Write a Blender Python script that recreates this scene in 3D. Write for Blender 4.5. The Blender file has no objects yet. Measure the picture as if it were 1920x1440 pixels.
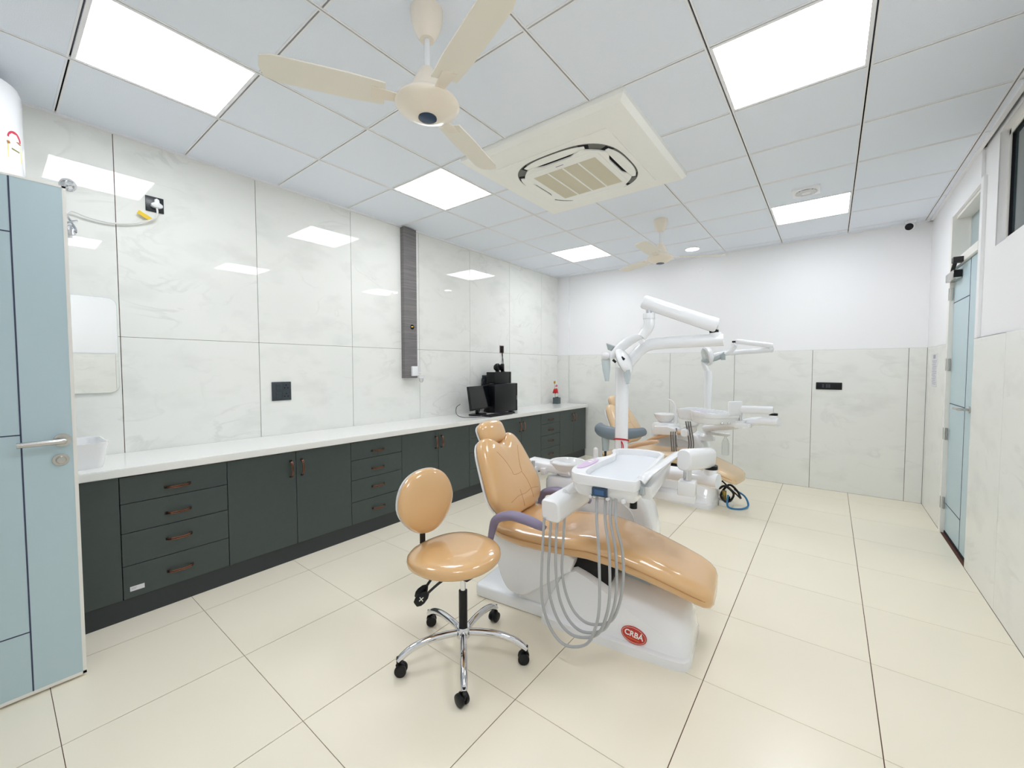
import bpy, bmesh, math, random
from mathutils import Vector, Matrix
random.seed(7)
PI = math.pi
scene = bpy.context.scene
C = scene.collection

# ---------------------------------------------------------------- camera
H = 2.87                                   # ceiling height
CAM = Vector((3.5687, -0.2873, 1.4007))
YAW, PITCH, ROLL, FOC = 0.66168, -0.04049, -0.00083, 765.83   # focal length in pixels of a 1920 px wide frame
_cy, _sy, _cp, _sp = math.cos(YAW), math.sin(YAW), math.cos(PITCH), math.sin(PITCH)
FW = Vector((-_sy*_cp, _cy*_cp, _sp))
_r0 = Vector((_cy, _sy, 0)); _u0 = _r0.cross(FW)
RT = math.cos(ROLL)*_r0 + math.sin(ROLL)*_u0
UP = -math.sin(ROLL)*_r0 + math.cos(ROLL)*_u0
cam_data = bpy.data.cameras.new('camera'); cam = bpy.data.objects.new('camera', cam_data); C.objects.link(cam)
cam_data.sensor_fit = 'HORIZONTAL'; cam_data.sensor_width = 36.0; cam_data.lens = 36.0*FOC/1920.0
cam_data.clip_start = 0.02; cam_data.clip_end = 60
m = Matrix((RT, UP, -FW)).transposed().to_4x4(); m.translation = CAM
cam.matrix_world = m
scene.camera = cam
# ---------------------------------------------------------------- world, exposure
world = bpy.data.worlds.new('world'); scene.world = world; world.use_nodes = True
bg = world.node_tree.nodes['Background']; bg.inputs[0].default_value = (0.9, 0.95, 1.0, 1); bg.inputs[1].default_value = 0.35
vs = scene.view_settings
vs.view_transform = 'Standard'; vs.look = 'None'; vs.exposure = 0.0; vs.gamma = 1.0; vs.use_curve_mapping = False
PANEL_STRENGTH = 13.1
if hasattr(scene, 'cycles'):
    scene.cycles.max_bounces = 10; scene.cycles.diffuse_bounces = 6; scene.cycles.glossy_bounces = 4

# ---------------------------------------------------------------- materials
def srgb(r, g, b):
    f = lambda c: (c/255/12.92) if c/255 <= 0.04045 else ((c/255+0.055)/1.055)**2.4
    return (f(r), f(g), f(b), 1.0)
MATS = {}
def mat(name, col, rough=0.5, metal=0.0, coat=0.0, spec=0.5, bump=None, var=None, trans=0.0, alpha=1.0, emit=None):
    mt = bpy.data.materials.new(name); mt.use_nodes = True
    nt = mt.node_tree; b = nt.nodes['Principled BSDF']
    b.inputs['Base Color'].default_value = col; b.inputs['Roughness'].default_value = rough
    b.inputs['Metallic'].default_value = metal; b.inputs['Coat Weight'].default_value = coat
    b.inputs['Coat Roughness'].default_value = 0.04; b.inputs['Specular IOR Level'].default_value = spec
    b.inputs['Transmission Weight'].default_value = trans; b.inputs['Alpha'].default_value = alpha
    if emit: b.inputs['Emission Color'].default_value = emit[0]; b.inputs['Emission Strength'].default_value = emit[1]
    tc = None
    if bump or var:
        tc = nt.nodes.new('ShaderNodeTexCoord')
    if var:                                     # (scale, amount): soft tonal mottling
        n = nt.nodes.new('ShaderNodeTexNoise'); n.inputs['Scale'].default_value = var[0]; n.inputs['Detail'].default_value = 4
        nt.links.new(tc.outputs['Object'], n.inputs['Vector'])
        mx = nt.nodes.new('ShaderNodeMix'); mx.data_type = 'RGBA'; mx.blend_type = 'MIX'
        k = var[1]
        mx.inputs['A'].default_value = tuple(c*(1-k) for c in col[:3])+(1,); mx.inputs['B'].default_value = tuple(min(1, c*(1+k)) for c in col[:3])+(1,)
        nt.links.new(n.outputs['Fac'], mx.inputs['Factor']); nt.links.new(mx.outputs['Result'], b.inputs['Base Color'])
    if bump:                                    # (scale, strength)
        n = nt.nodes.new('ShaderNodeTexNoise'); n.inputs['Scale'].default_value = bump[0]; n.inputs['Detail'].default_value = 3
        nt.links.new(tc.outputs['Object'], n.inputs['Vector'])
        bp = nt.nodes.new('ShaderNodeBump'); bp.inputs['Strength'].default_value = bump[1]; bp.inputs['Distance'].default_value = 0.01
        nt.links.new(n.outputs['Fac'], bp.inputs['Height']); nt.links.new(bp.outputs['Normal'], b.inputs['Normal'])
        if coat: nt.links.new(bp.outputs['Normal'], b.inputs['Coat Normal'])
    MATS[name] = mt
    return mt

def marble(name, base, vein, rough):
    mt = bpy.data.materials.new(name); mt.use_nodes = True
    nt = mt.node_tree; b = nt.nodes['Principled BSDF']; L = nt.links.new
    tc = nt.nodes.new('ShaderNodeTexCoord')
    oi = nt.nodes.new('ShaderNodeObjectInfo')
    add = nt.nodes.new('ShaderNodeVectorMath'); add.operation = 'ADD'
    sc = nt.nodes.new('ShaderNodeVectorMath'); sc.operation = 'SCALE'; sc.inputs['Scale'].default_value = 7.0
    cmb = nt.nodes.new('ShaderNodeCombineXYZ')
    for i in range(3): L(oi.outputs['Random'], cmb.inputs[i])
    L(cmb.outputs[0], sc.inputs[0]); L(tc.outputs['Object'], add.inputs[0]); L(sc.outputs[0], add.inputs[1])
    rotm = nt.nodes.new('ShaderNodeMapping'); rotm.inputs['Rotation'].default_value = (0.5, 0.5, 0.6); rotm.inputs['Scale'].default_value = (1, 1, 1.9)
    L(add.outputs[0], rotm.inputs[0])
    n1 = nt.nodes.new('ShaderNodeTexNoise'); n1.inputs['Scale'].default_value = 1.7; n1.inputs['Detail'].default_value = 6; n1.inputs['Distortion'].default_value = 0.9
    L(rotm.outputs[0], n1.inputs['Vector'])
    ab = nt.nodes.new('ShaderNodeMath'); ab.operation = 'SUBTRACT'; ab.inputs[1].default_value = 0.5; L(n1.outputs['Fac'], ab.inputs[0])
    ab2 = nt.nodes.new('ShaderNodeMath'); ab2.operation = 'ABSOLUTE'; L(ab.outputs[0], ab2.inputs[0])
    rp = nt.nodes.new('ShaderNodeValToRGB'); rp.color_ramp.elements[0].position = 0.0; rp.color_ramp.elements[0].color = (1, 1, 1, 1)
    rp.color_ramp.elements[1].position = 0.028; rp.color_ramp.elements[1].color = (0, 0, 0, 1); L(ab2.outputs[0], rp.inputs[0])
    n2 = nt.nodes.new('ShaderNodeTexNoise'); n2.inputs['Scale'].default_value = 2.3; n2.inputs['Detail'].default_value = 4; L(add.outputs[0], n2.inputs['Vector'])
    r2 = nt.nodes.new('ShaderNodeValToRGB'); r2.color_ramp.elements[0].position = 0.48; r2.color_ramp.elements[1].position = 0.72; L(n2.outputs['Fac'], r2.inputs[0])
    mul = nt.nodes.new('ShaderNodeMath'); mul.operation = 'MULTIPLY'; L(rp.outputs[0], mul.inputs[0]); L(r2.outputs[0], mul.inputs[1])
    n3 = nt.nodes.new('ShaderNodeTexNoise'); n3.inputs['Scale'].default_value = 3.2; n3.inputs['Detail'].default_value = 5; L(rotm.outputs[0], n3.inputs['Vector'])
    r3 = nt.nodes.new('ShaderNodeValToRGB'); r3.color_ramp.elements[0].position = 0.52; r3.color_ramp.elements[1].position = 0.8; L(n3.outputs['Fac'], r3.inputs[0])
    m3 = nt.nodes.new('ShaderNodeMath'); m3.operation = 'MULTIPLY'; m3.inputs[1].default_value = 0.45; L(r3.outputs[0], m3.inputs[0])
    mv = nt.nodes.new('ShaderNodeMath'); mv.operation = 'MULTIPLY'; mv.inputs[1].default_value = 0.55; L(mul.outputs[0], mv.inputs[0])
    mxm = nt.nodes.new('ShaderNodeMath'); mxm.operation = 'MAXIMUM'; L(mv.outputs[0], mxm.inputs[0]); L(m3.outputs[0], mxm.inputs[1])
    mx = nt.nodes.new('ShaderNodeMix'); mx.data_type = 'RGBA'; mx.inputs['A'].default_value = base; mx.inputs['B'].default_value = vein
    L(mxm.outputs[0], mx.inputs['Factor']); L(mx.outputs['Result'], b.inputs['Base Color'])
    b.inputs['Roughness'].default_value = rough; b.inputs['Specular IOR Level'].default_value = 0.5
    MATS[name] = mt
marble('marble', srgb(238, 239, 234), srgb(210, 212, 207), 0.015)
mat('floor_tile', srgb(246, 238, 218), 0.24, var=(1.3, 0.03), spec=0.45)
mat('grout', srgb(96, 62, 48), 0.9)
mat('grout_light', srgb(222, 222, 218), 0.9)
mat('paint', srgb(246, 246, 247), 0.55, bump=(180, 0.02))
mat('ceiling_board', srgb(240, 246, 255), 0.85, bump=(260, 0.25))
mat('grid_white', srgb(244, 244, 246), 0.5)
mat('void', srgb(18, 17, 24), 0.9)
mat('panel', (1, 1, 1, 1), 0.5, emit=((0.965, 0.99, 1.045, 1), PANEL_STRENGTH))
mat('cabinet', srgb(67, 76, 74), 0.38, var=(30, 0.06), spec=0.4)
mat('plinth', srgb(46, 52, 54), 0.5)
mat('worktop', srgb(240, 240, 236), 0.12)
mat('bronze', srgb(136, 98, 82), 0.22, metal=0.9)
mat('black_metal', srgb(24, 22, 22), 0.4)
mat('door_blue', srgb(188, 210, 217), 0.35)
mat('door_groove', srgb(58, 66, 92), 0.6)
mat('door_edge', srgb(240, 238, 232), 0.4)
mat('steel', srgb(196, 194, 190), 0.24, metal=0.95)
mat('recess_grey', srgb(116, 116, 112), 0.8)
mat('chrome', srgb(225, 226, 230), 0.06, metal=1.0)
mat('mirror', (0.92, 0.94, 0.93, 1), 0.0, metal=1.0)
mat('mirror_edge', srgb(214, 222, 220), 0.1)
mat('ceramic', srgb(240, 240, 240), 0.08, coat=0.3)
mat('white_plastic', srgb(238, 239, 241), 0.22, coat=0.3)
mat('white_enamel', srgb(245, 247, 250), 0.16, coat=0.6)
mat('tray_mat', srgb(224, 229, 234), 0.05)
mat('cream', srgb(251, 251, 245), 0.4)
mat('fan_cream', srgb(244, 234, 218), 0.3, coat=0.3)
mat('fan_blade', srgb(240, 235, 222), 0.4)
mat('ac_filter', srgb(226, 218, 194), 0.7, bump=(400, 0.5))
mat('badge_blue', srgb(38, 62, 92), 0.25)
mat('display_blue', srgb(58, 96, 140), 0.2)
mat('switch_dark', srgb(52, 60, 66), 0.35)
mat('switch_darker', srgb(28, 32, 36), 0.3)
mat('black_plastic', srgb(11, 12, 16), 0.35, spec=0.35)
mat('black_matt', srgb(10, 10, 14), 0.7)
mat('screen', srgb(6, 10, 15), 0.12, spec=0.3)
mat('yellow', srgb(232, 196, 30), 0.5)
mat('label_yellow', srgb(240, 232, 150), 0.5)
mat('label_print', srgb(150, 140, 80), 0.6)
mat('label_brown', srgb(170, 120, 80), 0.6)
mat('red_label', srgb(214, 60, 84), 0.5)
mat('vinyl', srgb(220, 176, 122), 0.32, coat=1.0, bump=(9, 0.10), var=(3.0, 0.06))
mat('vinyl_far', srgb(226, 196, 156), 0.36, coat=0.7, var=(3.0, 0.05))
mat('seam', srgb(186, 134, 80), 0.5)
mat('lilac', srgb(134, 126, 152), 0.42)
mat('lilac_pad', srgb(206, 180, 212), 0.35)
mat('arm_tan', srgb(222, 184, 148), 0.4)
mat('hose_grey', srgb(176, 178, 180), 0.4)
mat('hose_dark', srgb(112, 108, 106), 0.4)
mat('grey_pad', srgb(112, 124, 134), 0.45)
mat('grey_plastic', srgb(168, 178, 180), 0.4)
mat('clear_plastic', srgb(214, 226, 230), 0.08, trans=0.55, alpha=0.75)
mat('clear_glass', srgb(225, 232, 230), 0.05, trans=0.8, alpha=0.5)
mat('dark_glass', srgb(70, 84, 88), 0.08, coat=0.4)
mat('frost_glass', srgb(166, 182, 184), 0.3)
mat('red', srgb(200, 24, 24), 0.4)
mat('badge_red', srgb(190, 22, 20), 0.25, coat=0.5)
mat('badge_ring', srgb(240, 226, 200), 0.3)
mat('print_white', srgb(245, 245, 240), 0.4)
mat('print_orange', srgb(222, 120, 40), 0.4)
mat('rose_red', srgb(196, 16, 28), 0.5)
mat('pink', srgb(226, 120, 150), 0.5)
mat('stem_green', srgb(150, 140, 90), 0.6)
mat('gold', srgb(200, 160, 60), 0.35, metal=0.6)
mat('cable_blue', srgb(40, 120, 170), 0.4)
mat('cable_black', srgb(20, 20, 22), 0.45)
mat('cable_white', srgb(228, 228, 224), 0.4)
mat('paper', srgb(226, 226, 230), 0.7)
mat('print_grey', srgb(170, 168, 182), 0.7)
mat('cord_red', srgb(190, 20, 36), 0.6)
mat('hole_pink', srgb(150, 110, 108), 0.7)
mat('brass_part', srgb(170, 146, 80), 0.4, metal=0.6)
def wood_grey():
    mt = bpy.data.materials.new('wood_grey'); mt.use_nodes = True; nt = mt.node_tree; b = nt.nodes['Principled BSDF']; L = nt.links.new
    tc = nt.nodes.new('ShaderNodeTexCoord'); mp = nt.nodes.new('ShaderNodeMapping'); mp.inputs['Scale'].default_value = (3, 3, 80)
    L(tc.outputs['Object'], mp.inputs[0]); n = nt.nodes.new('ShaderNodeTexNoise'); n.inputs['Scale'].default_value = 1.0; n.inputs['Detail'].default_value = 5; n.inputs['Distortion'].default_value = 0.4
    L(mp.outputs[0], n.inputs['Vector']); r = nt.nodes.new('ShaderNodeValToRGB')
    r.color_ramp.elements[0].position = 0.3; r.color_ramp.elements[0].color = srgb(104, 102, 104); r.color_ramp.elements[1].position = 0.72; r.color_ramp.elements[1].color = srgb(134, 130, 128)
    L(n.outputs['Fac'], r.inputs[0]); L(r.outputs[0], b.inputs['Base Color']); b.inputs['Roughness'].default_value = 0.5; MATS['wood_grey'] = mt
wood_grey()

# ---------------------------------------------------------------- mesh helpers
def NB(): return bmesh.new()
def merge(dst, src):
    me = bpy.data.meshes.new('t'); src.to_mesh(me); src.free(); dst.from_mesh(me); bpy.data.meshes.remove(me)
def box(bm, x0, x1, y0, y1, z0, z1, bev=0.0, seg=2, M=None):
    b = bmesh.new()
    vs_ = [b.verts.new((x, y, z)) for x in (x0, x1) for y in (y0, y1) for z in (z0, z1)]
    for f in ((0, 1, 3, 2), (4, 6, 7, 5), (0, 4, 5, 1), (2, 3, 7, 6), (0, 2, 6, 4), (1, 5, 7, 3)): b.faces.new([vs_[i] for i in f])
    bmesh.ops.recalc_face_normals(b, faces=b.faces)
    if bev > 0: bmesh.ops.bevel(b, geom=b.edges[:], offset=bev, segments=seg, profile=0.5, affect='EDGES')
    if M is not None: bmesh.ops.transform(b, matrix=M, verts=b.verts)
    merge(bm, b); return bm
def prism(bm, pts, axis, a0, a1, bev=0.0, seg=2, M=None):
    """polygon pts (2-D) in the plane perpendicular to axis, extruded a0..a1"""
    b = bmesh.new()
    def v(p, a): return {'x': (a, p[0], p[1]), 'y': (p[0], a, p[1]), 'z': (p[0], p[1], a)}[axis]
    A = [b.verts.new(v(p, a0)) for p in pts]; B = [b.verts.new(v(p, a1)) for p in pts]
    fa = b.faces.new(A); fb = b.faces.new(B[::-1]); n = len(pts)
    for i in range(n): b.faces.new((A[i], B[i], B[(i+1) % n], A[(i+1) % n]))
    bmesh.ops.recalc_face_normals(b, faces=b.faces)
    if bev > 0:
        es = [e for e in b.edges if (fa in e.link_faces or fb in e.link_faces)]
        bmesh.ops.bevel(b, geom=es, offset=bev, segments=seg, profile=0.5, affect='EDGES')
    if M is not None: bmesh.ops.transform(b, matrix=M, verts=b.verts)
    merge(bm, b); return bm
def smooth_path(pts, n=8, closed=False):
    P = [Vector(p) for p in pts]; out = []
    N = len(P); rng = range(N if closed else N-1)
    for i in rng:
        p1, p2 = P[i], P[(i+1) % N]
        p0 = P[i-1] if (i > 0 or closed) else p1*2-p2
        p3 = P[(i+2) % N] if (i+2 < N or closed) else p2*2-p1
        for k in range(n):
            t = k/n
            out.append(0.5*((2*p1)+(p2-p0)*t+(2*p0-5*p1+4*p2-p3)*t*t+(3*p1-p0-3*p2+p3)*t**3))
    if not closed: out.append(P[-1])
    return out
def tube(bm, pts, r, seg=10, smooth=0, flat=1.0, closed=False, upv=None):
    """tube along a path; r a number or list; flat squashes along the second axis"""
    if smooth:
        rr = None
        if isinstance(r, (list, tuple)):
            R = [Vector((q, 0, 0)) for q in r]; rr = [v.x for v in smooth_path(R, smooth, closed)]
        pts = smooth_path(pts, smooth, closed); r = rr if rr else r
    P = [Vector(p) for p in pts]; N = len(P); rings = []
    t0 = (P[1]-P[0]).normalized(); ref = Vector(upv) if upv else (Vector((0, 0, 1)) if abs(t0.z) < 0.9 else Vector((1, 0, 0)))
    nrm = (ref-t0*ref.dot(t0)).normalized()
    for i in range(N):
        if closed: t = (P[(i+1) % N]-P[i-1]).normalized()
        else: t = (P[min(i+1, N-1)]-P[max(i-1, 0)]).normalized()
        nrm = (nrm-t*nrm.dot(t)); nrm = nrm.normalized() if nrm.length > 1e-6 else t.orthogonal().normalized()
        bi = t.cross(nrm); q = r[i] if isinstance(r, (list, tuple)) else r
        rings.append([bm.verts.new(P[i]+(nrm*math.cos(2*PI*k/seg)*flat+bi*math.sin(2*PI*k/seg))*q) for k in range(seg)])
    M_ = N if closed else N-1
    for i in range(M_):
        a, b2 = rings[i], rings[(i+1) % N]
        for k in range(seg): bm.faces.new((a[k], a[(k+1) % seg], b2[(k+1) % seg], b2[k]))
    if not closed: bm.faces.new(rings[0][::-1]); bm.faces.new(rings[-1])
    return bm
def lathe(bm, prof, seg=24, M=None, cap=True):
    """profile of (radius, z) turned round z"""
    b = bmesh.new(); rings = []
    for r, z in prof:
        if r < 1e-5: rings.append([b.verts.new((0, 0, z))])
        else: rings.append([b.verts.new((r*math.cos(2*PI*k/seg), r*math.sin(2*PI*k/seg), z)) for k in range(seg)])
    for a, c in zip(rings, rings[1:]):
        for k in range(seg):
            if len(a) == 1 and len(c) == 1: continue
            if len(a) == 1: b.faces.new((a[0], c[(k+1) % seg], c[k]))
            elif len(c) == 1: b.faces.new((a[k], a[(k+1) % seg], c[0]))
            else: b.faces.new((a[k], a[(k+1) % seg], c[(k+1) % seg], c[k]))
    if cap:
        if len(rings[0]) > 1: b.faces.new(rings[0][::-1])
        if len(rings[-1]) > 1: b.faces.new(rings[-1])
    bmesh.ops.recalc_face_normals(b, faces=b.faces)
    if M is not None: bmesh.ops.transform(b, matrix=M, verts=b.verts)
    merge(bm, b); return bm
def loft(bm, secs, cap=True, closed=True):
    rings = [[bm.verts.new(p) for p in s] for s in secs]; n = len(rings[0])
    for a, c in zip(rings, rings[1:]):
        for k in range(n if closed else n-1): bm.faces.new((a[k], a[(k+1) % n], c[(k+1) % n], c[k]))
    if cap and closed: bm.faces.new(rings[0][::-1]); bm.faces.new(rings[-1])
    bmesh.ops.recalc_face_normals(bm, faces=bm.faces)
    return bm
def pillow(bm, outline, tf, tb, p=2.6, rings=9, M=None, dish=0.0):
    """cushion: closed 2-D outline in xy, domed +z (tf) and shallower -z (tb)"""
    b = bmesh.new(); n = len(outline)
    cx = sum(q[0] for q in outline)/n; cy = sum(q[1] for q in outline)/n
    def ring(s, z): return [b.verts.new((cx+(q[0]-cx)*s, cy+(q[1]-cy)*s, z)) for q in outline]
    def prof(s): return max(0.0, 1-s**p)**(1/p)
    ss = [math.sin(PI/2*(k/rings)) for k in range(1, rings+1)]
    top = [ring(s, tf*prof(s)-dish*(1-s*s)) for s in ss]; bot = [ring(s, -tb*prof(s)) for s in ss[:-1]]
    ct = b.verts.new((cx, cy, tf-dish)); cb = b.verts.new((cx, cy, -tb))
    def strip(a, c):
        for k in range(n): b.faces.new((a[k], a[(k+1) % n], c[(k+1) % n], c[k]))
    for a, c in zip(top, top[1:]): strip(a, c)
    for a, c in zip(bot, bot[1:]): strip(a, c)
    strip(bot[-1], top[-1])
    for k in range(n):
        b.faces.new((ct, top[0][k], top[0][(k+1) % n])); b.faces.new((cb, bot[0][(k+1) % n], bot[0][k]))
    bmesh.ops.recalc_face_normals(b, faces=b.faces)
    if M is not None: bmesh.ops.transform(b, matrix=M, verts=b.verts)
    merge(bm, b); return bm
def superell(a, b_, e, n=40, c=(0, 0)):
    o = []
    for k in range(n):
        t = 2*PI*k/n; ct, st = math.cos(t), math.sin(t)
        o.append((c[0]+a*math.copysign(abs(ct)**(2/e), ct), c[1]+b_*math.copysign(abs(st)**(2/e), st)))
    return o
def rrect(x0, x1, y0, y1, r, n=5):
    o = []
    for cx, cy, a0 in ((x1-r, y1-r, 0), (x0+r, y1-r, 90), (x0+r, y0+r, 180), (x1-r, y0+r, 270)):
        for k in range(n+1):
            a = math.radians(a0+90*k/n); o.append((cx+r*math.cos(a), cy+r*math.sin(a)))
    return o
def obj(name, bm, m, parent=None, smooth=True, ang=35):
    me = bpy.data.meshes.new(name)
    bmesh.ops.remove_doubles(bm, verts=bm.verts, dist=1e-6)
    bm.to_mesh(me); bm.free()
    o = bpy.data.objects.new(name, me); C.objects.link(o)
    me.materials.append(MATS[m])
    if smooth:
        for p in me.polygons: p.use_smooth = True
        me.set_sharp_from_angle(angle=math.radians(ang))
    if parent: o.parent = parent
    return o
def inst(name, me, parent, loc=(0, 0, 0), rot=(0, 0, 0), sc=(1, 1, 1)):
    o = bpy.data.objects.new(name, me); C.objects.link(o); o.parent = parent; o.location = loc; o.rotation_euler = rot; o.scale = sc; return o
def thing(name, label, cat, loc=(0, 0, 0), rz=0.0, group=None):
    o = bpy.data.objects.new(name, None); C.objects.link(o); o.empty_display_size = 0.05
    o.location = loc; o.rotation_euler = (0, 0, rz); o['label'] = label; o['category'] = cat
    if group: o['group'] = group
    return o
def tag(o, label, cat, group=None):
    o['label'] = label; o['category'] = cat
    if group: o['group'] = group
    return o
def struct(o, label=None, cat=None):
    o['kind'] = 'structure'
    if label: o['label'] = label
    if cat: o['category'] = cat
    return o
def copy_tree(o, parent=None):
    c = o.copy(); C.objects.link(c); c.parent = parent
    for ch in list(o.children): copy_tree(ch, c)
    return c
def text_mesh(s, size, M, m, name, parent, ext=0.0006):
    cu = bpy.data.curves.new('t', 'FONT'); cu.body = s; cu.size = size; cu.align_x = 'CENTER'; cu.align_y = 'CENTER'; cu.extrude = ext; cu.resolution_u = 3; cu.offset = size*0.022
    t = bpy.data.objects.new('t', cu); C.objects.link(t); dg = bpy.context.evaluated_depsgraph_get(); dg.update()
    me = bpy.data.meshes.new_from_object(t.evaluated_get(dg)); bpy.data.objects.remove(t); bpy.data.curves.remove(cu)
    me.name = name; me.transform(M); me.materials.clear(); me.materials.append(MATS[m])
    o = bpy.data.objects.new(name, me); C.objects.link(o); o.parent = parent; return o
def Rx(a): return Matrix.Rotation(a, 4, 'X')
def Ry(a): return Matrix.Rotation(a, 4, 'Y')
def Rz(a): return Matrix.Rotation(a, 4, 'Z')
def T(x, y, z): return Matrix.Translation((x, y, z))
def frame_to(p, xaxis, zaxis):
    z = Vector(zaxis).normalized(); x = Vector(xaxis); x = (x-z*x.dot(z)).normalized(); y = z.cross(x)
    M = Matrix((x, y, z)).transposed().to_4x4(); M.translation = Vector(p); return M

# ---------------------------------------------------------------- room shell
RX, Y0, Y1 = 4.34, -0.87, 5.56
def slab(name, x0, x1, y0, y1, z0, z1, m): return struct(obj(name, box(NB(), x0, x1, y0, y1, z0, z1), m, smooth=False))
# floor: grout bed and square cream tiles
floor = slab('floor', -0.15, RX+0.25, Y0-0.15, Y1+0.15, -0.15, -0.003, 'grout')
floor['label'] = 'cream polished floor of large square tiles with brown joints'; floor['category'] = 'floor'
def cuts(off, lo, hi, step):
    k = math.ceil((lo-off)/step-1e-6); c = [lo]
    while off+k*step < hi-1e-4:
        if off+k*step > lo+1e-4: c.append(off+k*step)
        k += 1
    return c+[hi]
_cache = {}
def tile_mesh(key, w, d, t, m, bev):
    k = (key, round(w, 4), round(d, 4))
    if k not in _cache:
        b = box(NB(), -w/2, w/2, -d/2, d/2, -t, 0, 0)
        me = bpy.data.meshes.new('tile'); b.to_mesh(me); b.free(); me.materials.append(MATS[m]); _cache[k] = me
    return _cache[k]
fx = cuts(0.153, 0, RX, 0.6); fy = cuts(-0.163, Y0, Y1, 0.6)
for i in range(len(fx)-1):
    for j in range(len(fy)-1):
        w = fx[i+1]-fx[i]-0.0036; d = fy[j+1]-fy[j]-0.0024
        if w < 0.01 or d < 0.01: continue
        inst('floor_tile', tile_mesh('f', w, d, 0.01, 'floor_tile', 0), floor, ((fx[i]+fx[i+1])/2, (fy[j]+fy[j+1])/2, 0))
# ceiling: dark void board, T-bars with a slot, mineral boards
ceiling = slab('ceiling', -0.15, RX+0.25, Y0-0.15, Y1+0.15, H+0.03, H+0.12, 'void')
ceiling['label'] = 'suspended ceiling of square white boards in a slotted grid'; ceiling['category'] = 'ceiling'
gx = [0]+[0.685-0.6+0.6*k for k in range(1, 8)]+[RX]
gx = [0, 0.085+0.0]+[0.685+0.6*k for k in range(0, 7)]+[RX]
gx = [0, 0.685]+[0.685+0.6*k for k in range(1, 7)]+[RX]
gy = cuts(0.0, Y0, Y1, 0.6)
PANELS = [(0.685, 0), (0.685, 1.8), (0.685, 4.2), (3.085, 0), (3.085, 1.8), (3.085, 4.2)]
AC = (1.49, 2.68, 1.8, 3.0)
def is_panel(x, y): return any(abs(x-a) < 0.02 and abs(y-b) < 0.02 for a, b in PANELS)
for i in range(len(gx)-1):
    for j in range(len(gy)-1):
        x0, x1, y0, y1 = gx[i], gx[i+1], gy[j], gy[j+1]
        if is_panel(x0, y0): continue
        w = x1-x0-0.009; d = y1-y0-0.009
        if w < 0.01 or d < 0.01: continue
        inst('ceiling_board', tile_mesh('c', w, d, -0.012, 'ceiling_board', 0), ceiling, ((x0+x1)/2, (y0+y1)/2, H))
def tbar(length):
    b = NB()
    for s in (-1, 1): box(b, s*0.0075-0.004, s*0.0075+0.004, 0, length, -0.003, 0.006)
    return b
for x in gx[1:-1]:
    o = obj('grid_bar', tbar(Y1-Y0), 'grid_white', ceiling, smooth=False); o.location = (x, Y0, H)
for y in gy[1:-1]:
    for x0, x1 in zip(gx, gx[1:]):
        o = obj('grid_bar', tbar(x1-x0-0.02), 'grid_white', ceiling, smooth=False); o.location = (x0+0.01, y, H); o.rotation_euler = (0, 0, -PI/2)
b = NB()   # perimeter angle
for (x0, x1, y0, y1) in ((0, 0.022, Y0, Y1), (RX-0.022, RX, Y0, Y1), (0, RX, Y0, Y0+0.022), (0, RX, Y1-0.022, Y1)): box(b, x0, x1, y0, y1, H-0.012, H+0.006)
obj('edge_angle', b, 'grid_white', ceiling, smooth=False)

def wall_tiles(parent, axis, lo, hi, off, rows, pos, gap=0.004, step=0.8):
    """tiles on a wall. axis 'y' = wall runs along y at x=pos (faces +x when sign>0)"""
    c = cuts(off, lo, hi, step)
    for a0, a1 in zip(c, c[1:]):
        for z0, z1 in rows:
            w = a1-a0-gap; h = z1-z0-0.0025
            if w < 0.01: continue
            key = ('w', axis, round(w, 4), round(h, 4))
            if key not in _cache:
                if axis == 'y': bb = box(NB(), -0.006, 0.006, -w/2, w/2, -h/2, h/2)
                else: bb = box(NB(), -w/2, w/2, -0.006, 0.006, -h/2, h/2)
                me = bpy.data.meshes.new('wall_tile'); bb.to_mesh(me); bb.free(); me.materials.append(MATS['marble']); _cache[key] = me
            loc = (pos, (a0+a1)/2, (z0+z1)/2) if axis == 'y' else ((a0+a1)/2, pos, (z0+z1)/2)
            inst('wall_tile', _cache[key], parent, loc)
ZW = 1.598
wl = slab('wall_left', -0.16, -0.009, Y0-0.15, Y1+0.15, -0.1, H+0.1, 'grout'); wl['label'] = 'left wall clad in tall polished marble-look tiles'; wl['category'] = 'wall'
wall_tiles(wl, 'y', Y0, Y1, 0.24, ((0, ZW), (ZW, H)), -0.006)
wb = slab('wall_back', -0.16, RX+0.2, Y1+0.009, Y1+0.16, -0.1, H+0.1, 'grout'); wb['label'] = 'back wall with marble-look wainscot tiles below white paint'; wb['category'] = 'wall'
wall_tiles(wb, 'x', 0, RX, 0.205, ((0, ZW),), Y1+0.006)
obj('painted_plaster', box(NB(), -0.02, RX+0.02, Y1+0.001, Y1+0.02, ZW, H+0.02), 'paint', wb, smooth=False)
# boxed pier in the back left corner
pier = struct(obj('trim_1', box(NB(), 0, 0.205, Y1-0.04, Y1, ZW, H), 'paint', smooth=False), 'shallow boxed pier in the corner beyond the worktop', 'pier')
obj('wall_tile', box(NB(), 0, 0.2, Y1-0.04, Y1, 0, ZW-0.002), 'marble', pier, smooth=False)
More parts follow.
